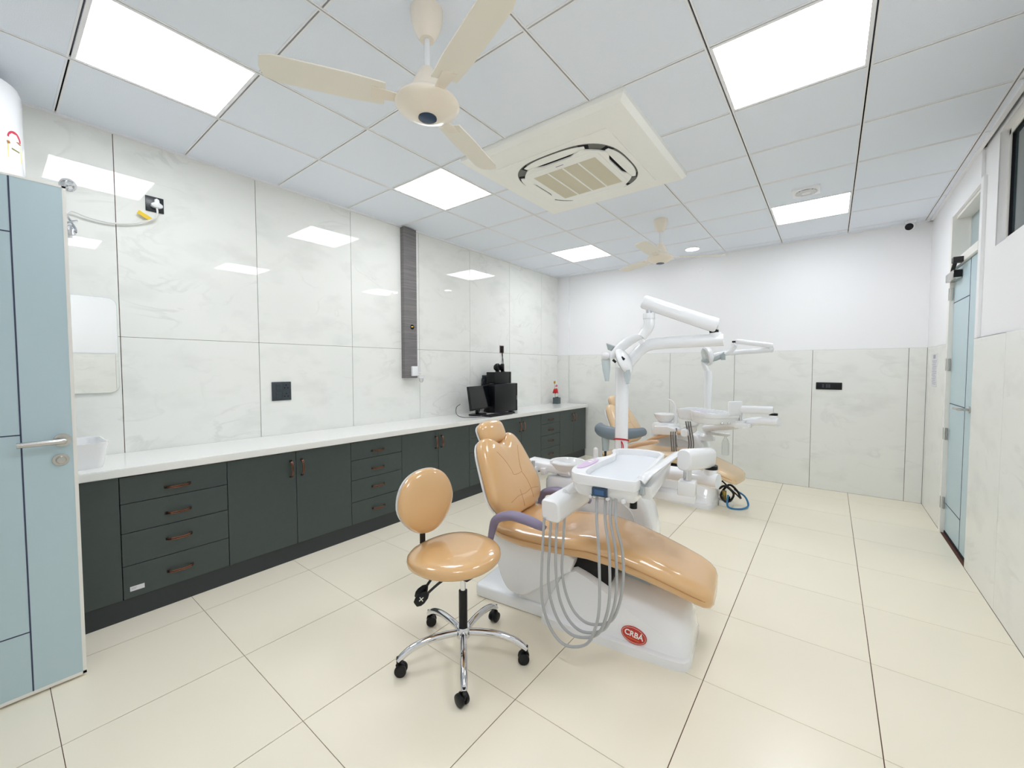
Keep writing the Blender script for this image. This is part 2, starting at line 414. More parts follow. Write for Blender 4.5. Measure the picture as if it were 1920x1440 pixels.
# right wall with a door opening and a high window
DY0, DY1, DZ = 3.87, 4.71, 2.64
WY0, WY1, WZ0, WZ1 = 1.9, 3.585, 2.15, 2.84
wr = struct(obj('wall_right', box(box(box(box(box(box(NB(), RX+0.021, RX+0.2, Y0-0.15, WY0, -0.1, H+0.1), RX+0.021, RX+0.2, WY1, DY0, -0.1, H+0.1), RX+0.021, RX+0.2, DY1, Y1+0.15, -0.1, H+0.1),
            RX+0.021, RX+0.2, WY0, WY1, -0.1, WZ0), RX+0.021, RX+0.2, WY0, WY1, WZ1, H+0.1), RX+0.021, RX+0.2, DY0, DY1, DZ, H+0.1), 'paint', smooth=False), 'right wall with pale tiled wainscot and white paint', 'wall')
b = NB()
for (y0, y1, z0, z1) in ((Y0, WY0, ZW, H), (WY1, DY0, ZW, H), (WY0, WY1, ZW, WZ0), (WY0, WY1, WZ1, H)): box(b, RX+0.018, RX+0.022, y0, y1, z0, z1)
for (y0, y1, z0, z1) in ((DY1, Y1, ZW, H), (DY0, DY1, DZ, H), (DY0-0.06, DY0, ZW, DZ+0.03)): box(b, RX, RX+0.019, y0, y1, z0, z1)
box(b, RX, RX+0.02, Y0, DY0, ZW-0.004, ZW)
obj('painted_plaster', b, 'paint', wr, smooth=False)
obj('grout_bed', box(box(NB(), RX+0.008, RX+0.022, Y0, DY0, 0, ZW), RX+0.008, RX+0.022, DY1, Y1, 0, ZW), 'grout_light', wr, smooth=False)
wall_tiles(wr, 'y', Y0, DY0, 3.22, ((0, ZW),), RX+0.006, 0.003); wall_tiles(wr, 'y', DY1, Y1, 5.42, ((0, ZW),), RX+0.006, 0.003)
# front wall behind the camera with the entrance opening
EX0, EX1, EZ = 0.93, 1.75, 2.2
wf = struct(obj('wall_front', box(box(box(NB(), -0.16, EX0, Y0-0.15, Y0, -0.1, H+0.1), EX1, RX+0.2, Y0-0.15, Y0, -0.1, H+0.1), EX0, EX1, Y0-0.15, Y0, EZ, H+0.1), 'paint', smooth=False), 'white entrance wall with the doorway', 'wall')
struct(obj('wall_corridor', box(NB(), -0.16, RX+0.2, Y0-1.5, Y0-1.4, -0.1, H+0.1), 'paint', smooth=False), 'white corridor wall beyond the entrance', 'wall')
# window high in the right wall
FX = RX+0.056
win = struct(obj('window_1', box(box(box(box(NB(), FX, FX+0.04, WY0, WY1, WZ0, WZ0+0.04), FX, FX+0.04, WY0, WY1, WZ1-0.03, WZ1), FX, FX+0.04, WY1-0.028, WY1, WZ0, WZ1), FX, FX+0.04, WY0, WY0+0.03, WZ0, WZ1), 'door_edge', smooth=False), 'high window with a dark pane above the wainscot', 'window')
obj('pane', box(NB(), FX+0.018, FX+0.024, WY0+0.03, WY1-0.028, WZ0+0.04, WZ1-0.03), 'dark_glass', win, smooth=False)
obj('gasket', box(box(NB(), FX+0.006, FX+0.0175, WY1-0.036, WY1-0.028, WZ0+0.04, WZ1-0.03), FX+0.006, FX+0.0175, WY0+0.03, WY1-0.036, WZ1-0.038, WZ1-0.03), 'void', win, smooth=False)
# door in the right wall
dr = bpy.data.objects.new('door_1', None); C.objects.link(dr); struct(dr, 'pale blue flush door with transom and closer in the right wall', 'door')
b = NB()
box(b, RX+0.02, RX+0.2, DY0-0.001, DY0+0.03, 0, DZ); box(b, RX-0.004, RX+0.2, DY1-0.06, DY1, 0, DZ); box(b, RX+0.02, RX+0.2, DY0, DY1, DZ-0.025, DZ); box(b, RX+0.004, RX+0.2, DY0+0.03, DY1-0.06, 2.205, 2.265)
obj('frame', b, 'door_edge', dr, smooth=False)
lf = obj('leaf', box(NB(), RX+0.024, RX+0.064, DY0+0.034, DY1-0.064, 0.02, 2.20, 0.002, 1), 'door_blue', dr, smooth=False)
obj('threshold_shade', box(NB(), RX+0.02, RX+0.07, DY0+0.03, DY1-0.06, 0.001, 0.02), 'void', dr, smooth=False)  # black strip filling the gap below the leaf, painted as its shadow line
b = NB(); xg = RX+0.0225
box(b, xg, xg+0.004, 4.157, 4.163, 0.02, 2.2)
for z in (0.253, 1.098, 1.929): box(b, xg, xg+0.004, 4.16, DY1-0.064, z-0.003, z+0.003)
obj('groove', b, 'door_groove', lf, smooth=False)
hd = obj('lever_handle', tube(tube(NB(), [(RX+0.024, 4.02, 1.095), (RX-0.03, 4.02, 1.095), (RX-0.036, 4.04, 1.095), (RX-0.036, 4.15, 1.093)], 0.0095, smooth=4), [(RX+0.024, 4.02, 1.095), (RX+0.016, 4.02, 1.095)], 0.025, 16), 'steel', lf)
for z in (2.005, 1.42, 0.84, 0.255):
    obj('hinge', box(tube(NB(), [(RX+0.010, DY1-0.064, z-0.05), (RX+0.010, DY1-0.064, z+0.05)], 0.008), RX-0.0065, RX-0.004, DY1-0.06, DY1-0.03, z-0.05, z+0.05), 'steel', dr)
cl = obj('door_closer', box(NB(), RX-0.03, RX+0.024, 4.40, 4.66, 2.10, 2.165, 0.006), 'steel', dr)
obj('closer_end', box(NB(), RX-0.026, RX+0.02, 4.393, 4.402, 2.105, 2.16), 'black_plastic', cl, smooth=False)
obj('closer_arm', box(tube(tube(NB(), [(RX-0.005, 4.57, 2.165), (RX-0.005, 4.57, 2.19)], 0.012), [(RX-0.005, 4.57, 2.185), (RX-0.03, 4.32, 2.215)], 0.014, 6, flat=0.4), RX-0.05, RX+0.004, 4.27, 4.33, 2.20, 2.24), 'black_metal', cl)
tw = obj('transom_window', box(box(NB(), RX+0.096, RX+0.12, DY0+0.03, DY0+0.045, 2.265, DZ-0.025), RX+0.096, RX+0.12, DY1-0.068, DY1-0.06, 2.265, DZ-0.025), 'door_edge', dr, smooth=False)
obj('transom_pane', box(NB(), RX+0.104, RX+0.110, DY0+0.03, DY1-0.06, 2.265, DZ-0.025), 'frost_glass', tw, smooth=False)
# entrance door, standing open beside the camera; its free edge reaches into the room
de = bpy.data.objects.new('door_2', None); C.objects.link(de); struct(de, 'pale blue door leaf standing open with a steel lever handle', 'door')
LY0, LY1, LX0, LX1, LZ = Y0+0.012, -0.052, 0.885, 0.922, 2.188
lf2 = obj('leaf', box(NB(), LX0, LX1, LY0, LY1-0.006, 0.012, LZ-0.008), 'door_blue', de, smooth=False)
b = NB(); box(b, LX0-0.001, LX1+0.001, LY1-0.012, LY1, 0.012, LZ); box(b, LX0-0.001, LX1+0.001, LY0, LY1, LZ-0.008, LZ); box(b, LX0-0.001, LX1+0.001, LY0, LY1, 0.010, 0.024)
obj('edge_band', b, 'door_edge', lf2, smooth=False)
b = NB(); box(b, LX1-0.002, LX1+0.0008, -0.213, -0.208, 0.024, LZ-0.008)
for z in (0.283, 1.121, 1.955): box(b, LX1-0.002, LX1+0.0008, LY0, -0.21, z-0.0025, z+0.0025)
obj('groove', b, 'door_groove', lf2, smooth=False)
b = NB(); tube(b, [(LX1, -0.095, 1.085), (LX1+0.01, -0.095, 1.085)], 0.028, 24); tube(b, [(LX1, -0.095, 1.085), (LX1+0.045, -0.095, 1.085), (LX1+0.055, -0.105, 1.085), (LX1+0.055, -0.225, 1.084)], 0.0115, 12, smooth=5)
obj('lever_handle', b, 'steel', lf2)
b = NB(); tube(b, [(LX1, -0.102, 1.0), (LX1+0.008, -0.102, 1.0)], 0.026, 20); tube(b, [(LX1+0.008, -0.102, 1.0), (LX1+0.024, -0.102, 1.0)], [0.017, 0.013], 16)
obj('lock_thumbturn', b, 'steel', lf2)
b = NB(); box(b, EX0-0.045, EX0, Y0-0.12, Y0+0.008, 0, EZ+0.04); box(b, EX1, EX1+0.045, Y0-0.12, Y0+0.008, 0, EZ+0.04); box(b, EX0-0.045, EX1+0.045, Y0-0.12, Y0+0.008, EZ, EZ+0.045)
obj('frame', b, 'door_edge', de, smooth=False)

# ---------------------------------------------------------------- ceiling things
pl_labels = {(0.685, 0): 'square LED ceiling panel above the wash basin end of the worktop', (0.685, 1.8): 'square LED ceiling panel between the cassette air conditioner and the left wall', (0.685, 4.2): 'square LED ceiling panel above the far end of the worktop',
             (3.085, 0): 'square LED ceiling panel near the entrance by the right wall', (3.085, 1.8): 'square LED ceiling panel between air conditioner and high window', (3.085, 4.2): 'square LED ceiling panel right beside the round exhaust vent'}
for a, c in PANELS:
    t = thing('ceiling_light_panel', pl_labels[(a, c)], 'ceiling light', (a+0.3, c+0.3, H), group='LED ceiling panels')
    b = NB()
    for (x0, x1, y0, y1) in ((-0.292, -0.280, -0.292, 0.292), (0.280, 0.292, -0.292, 0.292), (-0.28, 0.28, -0.292, -0.28), (-0.28, 0.28, 0.28, 0.292)): box(b, x0, x1, y0, y1, -0.002, 0.02)
    obj('frame', b, 'grid_white', t, smooth=False)
    obj('diffuser', box(NB(), -0.281, 0.281, -0.281, 0.281, 0.002, 0.008), 'panel', t, smooth=False)
t = thing('downlight', 'small round glowing downlight in the ceiling near the far fan', 'ceiling light', (2.184, 5.126, H))
obj('trim_ring', lathe(NB(), [(0.088, 0), (0.088, -0.008), (0.078, -0.012), (0.076, 0)], 32, cap=False), 'grid_white', t)
obj('diffuser', lathe(NB(), [(0, -0.009), (0.078, -0.009), (0.078, 0.001)], 32), 'panel', t)
# exhaust vent
t = thing('exhaust_vent', 'square white ceiling vent with a round slotted grille', 'vent', (3.375, 3.955, H))
obj('plate', box(NB(), -0.095, 0.095, -0.095, 0.095, -0.014, 0.004, 0.004), 'grid_white', t)
obj('recess', lathe(NB(), [(0, -0.0155), (0.074, -0.0155), (0.074, -0.005)], 28), 'switch_dark', t)
for k in range(9):
    y = -0.064+0.016*k; w = math.sqrt(max(0.0001, 0.075**2-y*y))
    obj('slat', box(NB(), -w, w, y-0.004, y+0.004, -0.0205, -0.015), 'grid_white', t, smooth=False)
obj('centre_disc', lathe(NB(), [(0, -0.024), (0.03, -0.023), (0.03, -0.016)], 24), 'grid_white', t)
# cctv camera
t = thing('security_camera', 'white turret security camera at the ceiling corner above the door', 'camera', (4.17, 5.46, H))
obj('mount', lathe(NB(), [(0.048, 0), (0.048, -0.018), (0.036, -0.03), (0, -0.03)], 24), 'white_plastic', t)
Mh = T(0, 0, -0.055) @ frame_to((0, 0, 0), (1, 0, 0), (-0.35, -0.85, -0.28))
h_ = obj('eyeball', lathe(NB(), [(0, -0.042), (0.03, -0.034), (0.042, -0.01), (0.042, 0.01), (0.036, 0.03), (0.033, 0.034)], 24, Mh), 'white_plastic', t)
obj('lens', lathe(NB(), [(0.033, 0.03), (0.033, 0.036), (0.02, 0.041), (0, 0.042)], 24, Mh), 'black_plastic', h_)
# cassette air conditioner
ax, ay = (AC[0]+AC[1])/2, (AC[2]+AC[3])/2
t = thing('cassette_air_conditioner', 'cream ceiling cassette air conditioner in a white square surround', 'air conditioner', (ax, ay, H))
hw, hd_ = (AC[1]-AC[0])/2, (AC[3]-AC[2])/2
secs = [[(x*s, y*s, z) for x, y in ((-hw, -hd_), (hw, -hd_), (hw, hd_), (-hw, hd_))] for s, z in ((1, 0.002), (1, -0.03), (0.955, -0.055))]
obj('surround', loft(NB(), secs), 'cream', t, smooth=False)
cx_, cy_ = -0.02, 0.035
obj('face_panel', prism(NB(), rrect(cx_-0.43, cx_+0.43, cy_-0.43, cy_+0.43, 0.012), 'z', -0.0615, -0.05, 0.003), 'cream', t)
# recess ring showing the dark gaps of the four air outlets
obj('outlet_recess', prism(NB(), superell(0.395, 0.395, 3.0, 64, (cx_, cy_)), 'z', -0.0635, -0.06), 'recess_grey', t, smooth=False)
def outlet_flap(ang, op):
    b = NB()
    pts = []
    for k in range(13):
        s = -1+2*k/12; pts.append((s*0.235, -0.388+0.04*(abs(s)**3)))
    pts2 = [(x*0.97, -0.318-0.006*abs(x/0.235)**4) for x, y in reversed(pts)]
    prism(b, pts+pts2, 'z', -0.072, -0.065, 0.002, 1)
    bmesh.ops.transform(b, matrix=T(cx_, cy_, 0) @ Rz(ang) @ T(0, 0, 0), verts=b.verts); return b
for k in range(4): obj('louvre', outlet_flap(k*PI/2, 1), 'cream', t)
for k in range(4):
    Mk = T(cx_, cy_, 0) @ Rz(k*PI/2)
    sl = obj('outlet_slot', box(NB(), -0.235, 0.235, -0.318, -0.285, -0.0655, -0.0630, 0, 1, Mk), 'void', t, smooth=False)
    for e in (-1, 1): obj('slot_end', prism(NB(), [(e*0.20, -0.375), (e*0.262, -0.345), (e*0.245, -0.30), (e*0.215, -0.30)], 'z', -0.0652, -0.0632, 0, 1, Mk), 'void', sl, smooth=False)
ins = [(x, y) for x, y in rrect(-0.285, 0.285, -0.285, 0.285, 0.05)]
# corner ears make the inner panel cross-shaped with rounded ends like the outlets leave it
ears = []
for k in range(96):
    a = 2*PI*k/96; r = 0.298/max(abs(math.cos(a)), abs(math.sin(a))); d45 = abs((a+PI/4) % (PI/2)-0)-0
    q = abs(((a-PI/4+PI/4) % (PI/2))-PI/4)             # 0 at corners
    r = 0.39 if q < 0.2 else (r if q > 0.42 else 0.39+(r-0.39)*(q-0.2)/0.22)
    ears.append((cx_+r*math.cos(a), cy_+r*math.sin(a)))
obj('inner_panel', prism(NB(), ears, 'z', -0.081, -0.066, 0.004, 2), 'cream', t)
ip = obj('grille_frame', prism(NB(), [(cx_+x, cy_+y) for x, y in ins], 'z', -0.084, -0.08, 0.003, 2), 'cream', t)
obj('filter_grille', box(NB(), cx_-0.245, cx_+0.245, cy_-0.215, cy_+0.235, -0.0853, -0.083), 'ac_filter', ip, smooth=False)
for k in (-1, 0, 1): obj('grille_bar', box(NB(), cx_+k*0.122-0.006, cx_+k*0.122+0.006, cy_-0.215, cy_+0.235, -0.0868, -0.085), 'cream', ip, smooth=False)
obj('maker_mark', box(NB(), cx_-0.03, cx_+0.03, cy_-0.262, cy_-0.254, -0.0848, -0.083), 'print_grey', ip, smooth=False)

def ceiling_fan(label, loc, angs):
    t = thing('ceiling_fan', label, 'fan', loc, group='cream ceiling fans')
    obj('canopy', lathe(NB(), [(0.066, 0), (0.066, -0.012), (0.062, -0.05), (0.048, -0.09), (0.032, -0.115), (0.03, -0.118), (0, -0.118)], 28), 'fan_cream', t)
    obj('down_rod', tube(NB(), [(0, 0, -0.11), (0, 0, -0.26)], 0.0125, 14), 'white_plastic', t)
    obj('motor_cover', lathe(NB(), [(0.026, -0.235), (0.036, -0.25), (0.058, -0.29), (0.072, -0.33), (0.074, -0.338)], 28), 'fan_cream', t)
    mh = obj('motor_housing', lathe(NB(), [(0.075, -0.338), (0.10, -0.35), (0.128, -0.372), (0.132, -0.382), (0.122, -0.395), (0.10, -0.404), (0.075, -0.418), (0.05, -0.43), (0, -0.432)], 36), 'fan_cream', t)
    obj('slot_ring', lathe(NB(), [(0.0745, -0.3385), (0.0765, -0.342), (0.0765, -0.346)], 28, cap=False), 'void', mh)
    obj('badge', lathe(NB(), [(0.038, -0.428), (0.038, -0.434), (0.03, -0.4365), (0, -0.437)], 24), 'badge_blue', mh)
    for a in angs:
        Mk = Rz(math.radians(a))
        bl = obj('blade', prism(NB(), [(0.17, -0.055), (0.3, -0.062), (0.56, -0.060), (0.60, -0.045), (0.61, 0), (0.60, 0.045), (0.56, 0.060), (0.3, 0.062), (0.17, 0.055)], 'z', -0.0025, 0.0025, 0, M=Mk @ T(0, 0, -0.372) @ Rx(math.radians(9))), 'fan_blade', t, smooth=False)
        obj('blade_bracket', prism(NB(), [(0.11, -0.02), (0.22, -0.03), (0.22, 0.03), (0.11, 0.02)], 'z', -0.006, -0.0025, 0, M=Mk @ T(0, 0, -0.372) @ Rx(math.radians(9))), 'fan_cream', bl, smooth=False)
    return t
ceiling_fan('cream three-blade ceiling fan hanging between the air conditioner and the entrance', (2.22, 0.874, H), (-121, -19, 106))
ceiling_fan('cream three-blade ceiling fan hanging close to the round downlight', (2.2, 3.885, H), (-88, 30, 150))

# ---------------------------------------------------------------- worktop and cabinets along the left wall
def zt(y): return 0.856-0.0065*y
CF = 0.528                      # door face
KF = 0.515
wy0, wy1 = -0.80, Y1-0.042
b = NB(); s0 = [(0.003, wy0, zt(wy0)-0.045), (0.565, wy0, zt(wy0)-0.045), (0.565, wy0, zt(wy0)), (0.003, wy0, zt(wy0))]; s1 = [(x, wy1, z-zt(wy0)+zt(wy1)) for x, _, z in s0]
loft(b, [s0, s1])
bmesh.ops.bevel(b, geom=[e for e in b.edges if e.calc_length() > 3 and e.verts[0].co.x > 0.5], offset=0.004, segments=2, affect='EDGES')
# return over the boxed pier end
tag(obj('worktop', b, 'worktop', smooth=False), 'long white stone worktop running the whole left wall', 'worktop')
def arch_handle(L):
    b = NB()
    for o_ in (-0.0042, 0.0042):
        tube(b, [(0.0, -L/2, o_), (0.018, -L/2+0.008, o_), (0.03, -L/4, o_), (0.033, 0, o_), (0.03, L/4, o_), (0.018, L/2-0.008, o_), (0.0, L/2, o_)], 0.0038, 6, smooth=2)
    return b
_h = obj('handle', arch_handle(0.118), 'bronze'); HM = _h.data; bpy.data.objects.remove(_h)
_h = obj('handle_base', box(NB(), 0, 0.006, -0.008, 0.008, -0.009, 0.009, 0.002, 1), 'black_metal'); HB = _h.data; bpy.data.objects.remove(_h)
def add_handle(front, loc, rot):
    h1 = inst('handle', HM, front, loc, rot)
    for e in (-0.056, 0.056):
        v = Matrix.Rotation(rot[0], 3, 'X') @ Vector((0, e, 0)); inst('handle_base', HB, front, Vector(loc)+v, rot)
def cabinet(y0, y1, kind, label):
    g = 0.0018; z1 = zt((y0+y1)/2)-0.047; s = z1/0.809; kz = 0.118*s
    t = thing('base_cabinet', label, 'cabinet', (0, y0, 0), group='dark grey base cabinets'); w = y1-y0
    obj('body', box(NB(), 0.02, CF-0.02, 0.001, w-0.001, kz, z1-0.008), 'plinth', t, smooth=False)
    obj('plinth', box(NB(), 0.1, KF, 0.0, w, 0, kz-0.003), 'plinth', t, smooth=False)
    if kind == 'drawers':
        zs = [kz, 0.303*s, 0.487*s, 0.652*s, z1-0.006]; hz = [0.208, 0.402, 0.556, 0.708]
        for k in range(4):
            d = obj('drawer', box(NB(), CF-0.02, CF, g, w-g, zs[k]+g, zs[k+1]-g, 0.0012, 1), 'cabinet', t, smooth=False)
            add_handle(d, (CF, w/2, hz[k]*s), (0, 0, 0))
    else:
        for k in range(2):
            d = obj('cabinet_door', box(NB(), CF-0.02, CF, k*w/2+g, (k+1)*w/2-g, kz+g, z1-0.006, 0.0012, 1), 'cabinet', t, smooth=False)
            add_handle(d, (CF, w/2+(0.038 if k else -0.038), 0.68*s), (PI/2, 0, 0))
    return t
cabinet(-0.742, 0.133, 'doors', 'dark grey two-door base cabinet below the white wash basin')
c1 = cabinet(0.133, 0.638, 'drawers', 'dark grey four-drawer base cabinet with a white sticker on its lowest drawer')
cabinet(0.638, 1.497, 'doors', 'dark grey two-door base cabinet below the square switch plate')
cabinet(1.497, 1.993, 'drawers', 'dark grey four-drawer base cabinet behind the tan stool')
cabinet(1.993, 2.872, 'doors', 'dark grey two-door base cabinet below the wood-grain duct')
cabinet(2.872, 3.37, 'drawers', 'dark grey four-drawer base cabinet behind the tan headrest')
cabinet(3.37, 4.247, 'doors', 'dark grey two-door base cabinet under the computer')
cabinet(4.247, 4.735, 'drawers', 'dark grey four-drawer base cabinet between computer and flower holder')
cabinet(4.735, Y1-0.042, 'doors', 'dark grey two-door base cabinet ending at the back wall')
st = tag(obj('sticker', box(NB(), CF, CF+0.001, 0.161, 0.222, 0.156, 0.182), 'paper', smooth=False), 'small white printed sticker on the lowest cabinet drawer', 'sticker')
obj('print', box(box(NB(), CF+0.001, CF+0.0014, 0.167, 0.190, 0.172, 0.174), CF+0.001, CF+0.0014, 0.167, 0.185, 0.166, 0.168), 'print_grey', st, smooth=False)

# ---------------------------------------------------------------- things on and above the worktop
zb = zt(0)
t = thing('wash_basin', 'white ceramic counter-top wash basin beside the open door', 'basin', (0.30, -0.11, zb))
ol = lambda s: rrect(-0.165*s, 0.165*s, -0.225*s, 0.225*s, 0.05*s, 6)
secs = [[(x, y, z) for x, y in ol(s)] for s, z in ((0.88, 0), (0.90, 0.01), (1.0, 0.135), (1.0, 0.14), (0.96, 0.14), (0.94, 0.13), (0.84, 0.03), (0.6, 0.022))]
obj('bowl', loft(NB(), secs), 'ceramic', t)
obj('drain', lathe(NB(), [(0.022, 0.022), (0.022, 0.026), (0, 0.027)], 16), 'chrome', t)
t = thing('basin_tap', 'chrome tap on the worktop behind the wash basin', 'tap', (0.06, -0.02, zb))
obj('body', tube(NB(), [(0, 0, 0), (0, 0, 0.19)], 0.02, 16), 'chrome', t)
obj('spout', tube(NB(), [(0, 0, 0.17), (0.06, -0.03, 0.175), (0.11, -0.055, 0.165)], 0.012, 10, smooth=3), 'chrome', t)
obj('lever', tube(NB(), [(0, 0, 0.19), (0.0, 0, 0.205), (0.04, -0.02, 0.225)], 0.008, 8), 'chrome', t)
# mirror
mr = tag(obj('wall_mirror', prism(NB(), rrect(-0.37, 0.228, 1.242, 1.838, 0.045, 6), 'x', 0.002, 0.012, 0.002, 1), 'mirror_edge', smooth=False), 'frameless rounded mirror on the tiles above the wash basin', 'mirror')
obj('glass', prism(NB(), rrect(-0.366, 0.224, 1.246, 1.834, 0.042, 6), 'x', 0.012, 0.0135), 'mirror', mr, smooth=False)
# water heater
t = thing('water_heater', 'white cylindrical water heater high on the left wall', 'water heater', (0.245, -0.345, 2.2))
obj('tank', lathe(NB(), [(0, 0), (0.16, 0.005), (0.205, 0.03), (0.213, 0.06), (0.213, 0.56), (0.205, 0.59), (0.16, 0.622), (0.08, 0.638), (0, 0.64)], 48), 'white_enamel', t)
obj('wall_bracket', box(NB(), -0.244, -0.15, -0.1, 0.1, 0.1, 0.5), 'white_plastic', t, smooth=False)
lab = thing  # energy label patches wrapped on the tank
def wrap_patch(pts, m, name, dr_=0.0008):
    b = NB(); vs_ = [b.verts.new(((0.213+dr_)*math.cos(a), (0.213+dr_)*math.sin(a), z)) for a, z in pts]; b.faces.new(vs_); return obj(name, b, m, t, smooth=False)
a0, a1 = math.radians(46), math.radians(68); am = (a0+a1)/2
for i in range(6):
    u0 = a0+(a1-a0)*i/6; u1 = a0+(a1-a0)*(i+1)/6
    if i == 0: o_ = wrap_patch([(a0, 0.225), (a1, 0.225), (a1, 0.31), (a0, 0.31)], 'label_yellow', 'energy_label')
wrap_patch([(am+0.5*(a1-a0)*math.cos(q), 0.325+0.04*math.sin(q)) for q in [PI*k/10 for k in range(11)]], 'red_label', 'label_dial', 0.0012)
wrap_patch([(am+0.1, 0.325), (am+0.2, 0.318), (a0+0.0, 0.29), (a0-0.02, 0.302)][::1], 'label_brown', 'label_stripe', 0.0014)
wrap_patch([(am-0.1, 0.272), (am+0.12, 0.272), (am+0.12, 0.279), (am-0.1, 0.279)], 'label_print', 'label_text', 0.0014)
# chrome valves under/beside the heater
def valve(z, label, kind):
    t = thing('angle_valve', label, 'valve', (0, 0.04, z))
    if kind == 0:
        obj('flange', lathe(NB(), [(0.034, 0), (0.036, 0.006), (0.024, 0.022), (0.015, 0.03), (0, 0.03)], 24, Ry(PI/2)), 'chrome', t)
        obj('spout', tube(NB(), [(0.028, 0, 0), (0.05, 0.004, 0), (0.06, 0.02, -0.004)], [0.015, 0.013, 0.011], 12), 'chrome', t)
    else:
        obj('flange', lathe(NB(), [(0.03, 0), (0.03, 0.005), (0.014, 0.01), (0.014, 0.05), (0, 0.05)], 20, Ry(PI/2)), 'chrome', t)
        obj('body', tube(NB(), [(0.04, 0, -0.035), (0.04, 0, 0.02)], [0.014, 0.011], 14), 'chrome', t)
        obj('cross_handle', tube(tube(NB(), [(0.055, -0.028, 0.022), (0.055, 0.028, 0.05)], 0.006, 8), [(0.055, 0.02, 0.0), (0.055, -0.012, 0.062)], 0.006, 8), 'chrome', t)
    return t
valve(2.478, 'round chrome valve on the tiles above the wall socket cable', 0)
valve(2.215, 'chrome angle valve with cross handle under the round one', 1)
# heater socket, plug and cable
t = thing('wall_socket', 'square dark wall socket holding the white heater plug', 'socket', (0, 0.431, 2.482))
obj('plate', box(NB(), 0, 0.008, -0.047, 0.047, -0.05, 0.05, 0.003), 'switch_darker', t)
pl = thing('power_plug', 'white three-pin plug with its cable looping to the heater', 'plug', (0.008, 0.437, 2.486))
obj('plug_body', prism(NB(), [(-0.030, -0.022), (-0.016, -0.03), (0.016, -0.03), (0.030, -0.022), (0.030, -0.008), (0.014, 0.004), (0.012, 0.022), (0, 0.03), (-0.012, 0.022), (-0.014, 0.004), (-0.030, -0.008)], 'x', 0, 0.035, 0.006), 'white_plastic', pl)
obj('cable', tube(NB(), [(0.02, 0, -0.028), (0.022, 0.0, -0.07), (0.018, -0.03, -0.115), (0.012, -0.12, -0.16), (0.012, -0.22, -0.185), (0.014, -0.32, -0.18), (0.02, -0.39, -0.165), (0.03, -0.43, -0.20), (0.06, -0.55, -0.24)], 0.0055, 8, smooth=6), 'cable_white', pl)
obj('cable_tag', box(NB(), -0.002, 0.002, -0.045, 0.03, -0.012, 0.012, 0, 1, T(0.016, -0.055, -0.10) @ Rx(math.radians(-28))), 'yellow', pl, smooth=False)
# square switch plate
t = thing('switch_plate', 'square dark plate with two sockets and rocker switches above the worktop', 'switch', (0, 1.198, 1.207))
obj('plate', box(NB(), 0, 0.009, -0.075, 0.075, -0.077, 0.077, 0.003), 'switch_dark', t)
for zc in (0.035, -0.035):
    obj('rocker', box(NB(), 0.009, 0.013, -0.045, -0.005 if zc > 0 else -0.005, zc-0.026, zc+0.026, 0.002, 1), 'switch_dark', t)
    s_ = obj('socket_face', box(NB(), 0.009, 0.0105, 0.008, 0.062, zc-0.028, zc+0.028, 0.001, 1), 'switch_dark', t)
    for (yy, zz) in ((0.035, 0.014), (0.022, -0.008), (0.048, -0.008)): obj('pin_hole', tube(NB(), [(0.0105, yy, zc+zz), (0.0112, yy, zc+zz)], 0.0055, 8), 'void', s_)
# wood-grain duct
t = thing('wall_duct', 'tall grey wood-grain duct box hanging from the ceiling on the left wall', 'duct', (0, 2.40, 0))
obj('casing', box(NB(), 0, 0.055, 0, 0.165, 1.29, H-0.012, 0.001, 1), 'wood_grey', t, smooth=False)
obj('cable_hole', tube(NB(), [(0.0545, 0.10, 1.83), (0.0562, 0.10, 1.83)], 0.026, 20), 'void', t)
obj('wire_end', tube(NB(), [(0.056, 0.085, 1.83), (0.066, 0.105, 1.832)], 0.006, 8), 'gold', t)
t = thing('wifi_camera', 'small white wireless camera with antenna at the duct bottom', 'camera', (0.055, 2.51, 1.36))
obj('body', box(NB(), 0, 0.03, -0.035, 0.04, -0.05, 0.055, 0.008), 'white_plastic', t)
obj('antenna', tube(NB(), [(0.02, 0.055, -0.02), (0.02, 0.057, 0.12)], 0.006, 8), 'white_plastic', t)
obj('bracket', tube(NB(), [(0.02, 0.03, -0.01), (0.03, 0.08, -0.02)], 0.009, 8), 'white_plastic', t)
obj('base', tube(NB(), [(0.03, 0.08, -0.045), (0.03, 0.08, -0.075)], [0.034, 0.03], 16), 'white_plastic', t)
obj('lens_dome', lathe(NB(), [(0.024, 0), (0.022, -0.03), (0.012, -0.045), (0, -0.048)], 16, T(0.03, 0.08, -0.075)), 'clear_glass', t)
# small sockets near the computer
t = thing('wall_socket', 'dark rectangular wall socket behind the monitor', 'socket', (0, 3.735, 1.225)); obj('plate', box(NB(), 0, 0.009, -0.075, 0.075, -0.075, 0.075, 0.003), 'switch_dark', t)
obj('rocker', box(NB(), 0.009, 0.012, -0.02, 0.02, -0.02, 0.05, 0.002, 1), 'switch_darker', t)
t = thing('junction_box', 'open junction box with loose wires on the tile joint above the computer', 'junction box', (0, 4.063, 1.648))
b = NB(); box(b, 0, 0.004, -0.045, -0.036, -0.052, 0.052); box(b, 0, 0.004, 0.036, 0.045, -0.052, 0.052); box(b, 0, 0.004, -0.036, 0.036, -0.052, -0.045); box(b, 0, 0.004, -0.036, 0.036, 0.045, 0.052)
obj('rim', b, 'hole_pink', t, smooth=False); obj('cavity', box(NB(), 0.0003, 0.0015, -0.036, 0.036, -0.045, 0.045), 'void', t, smooth=False)
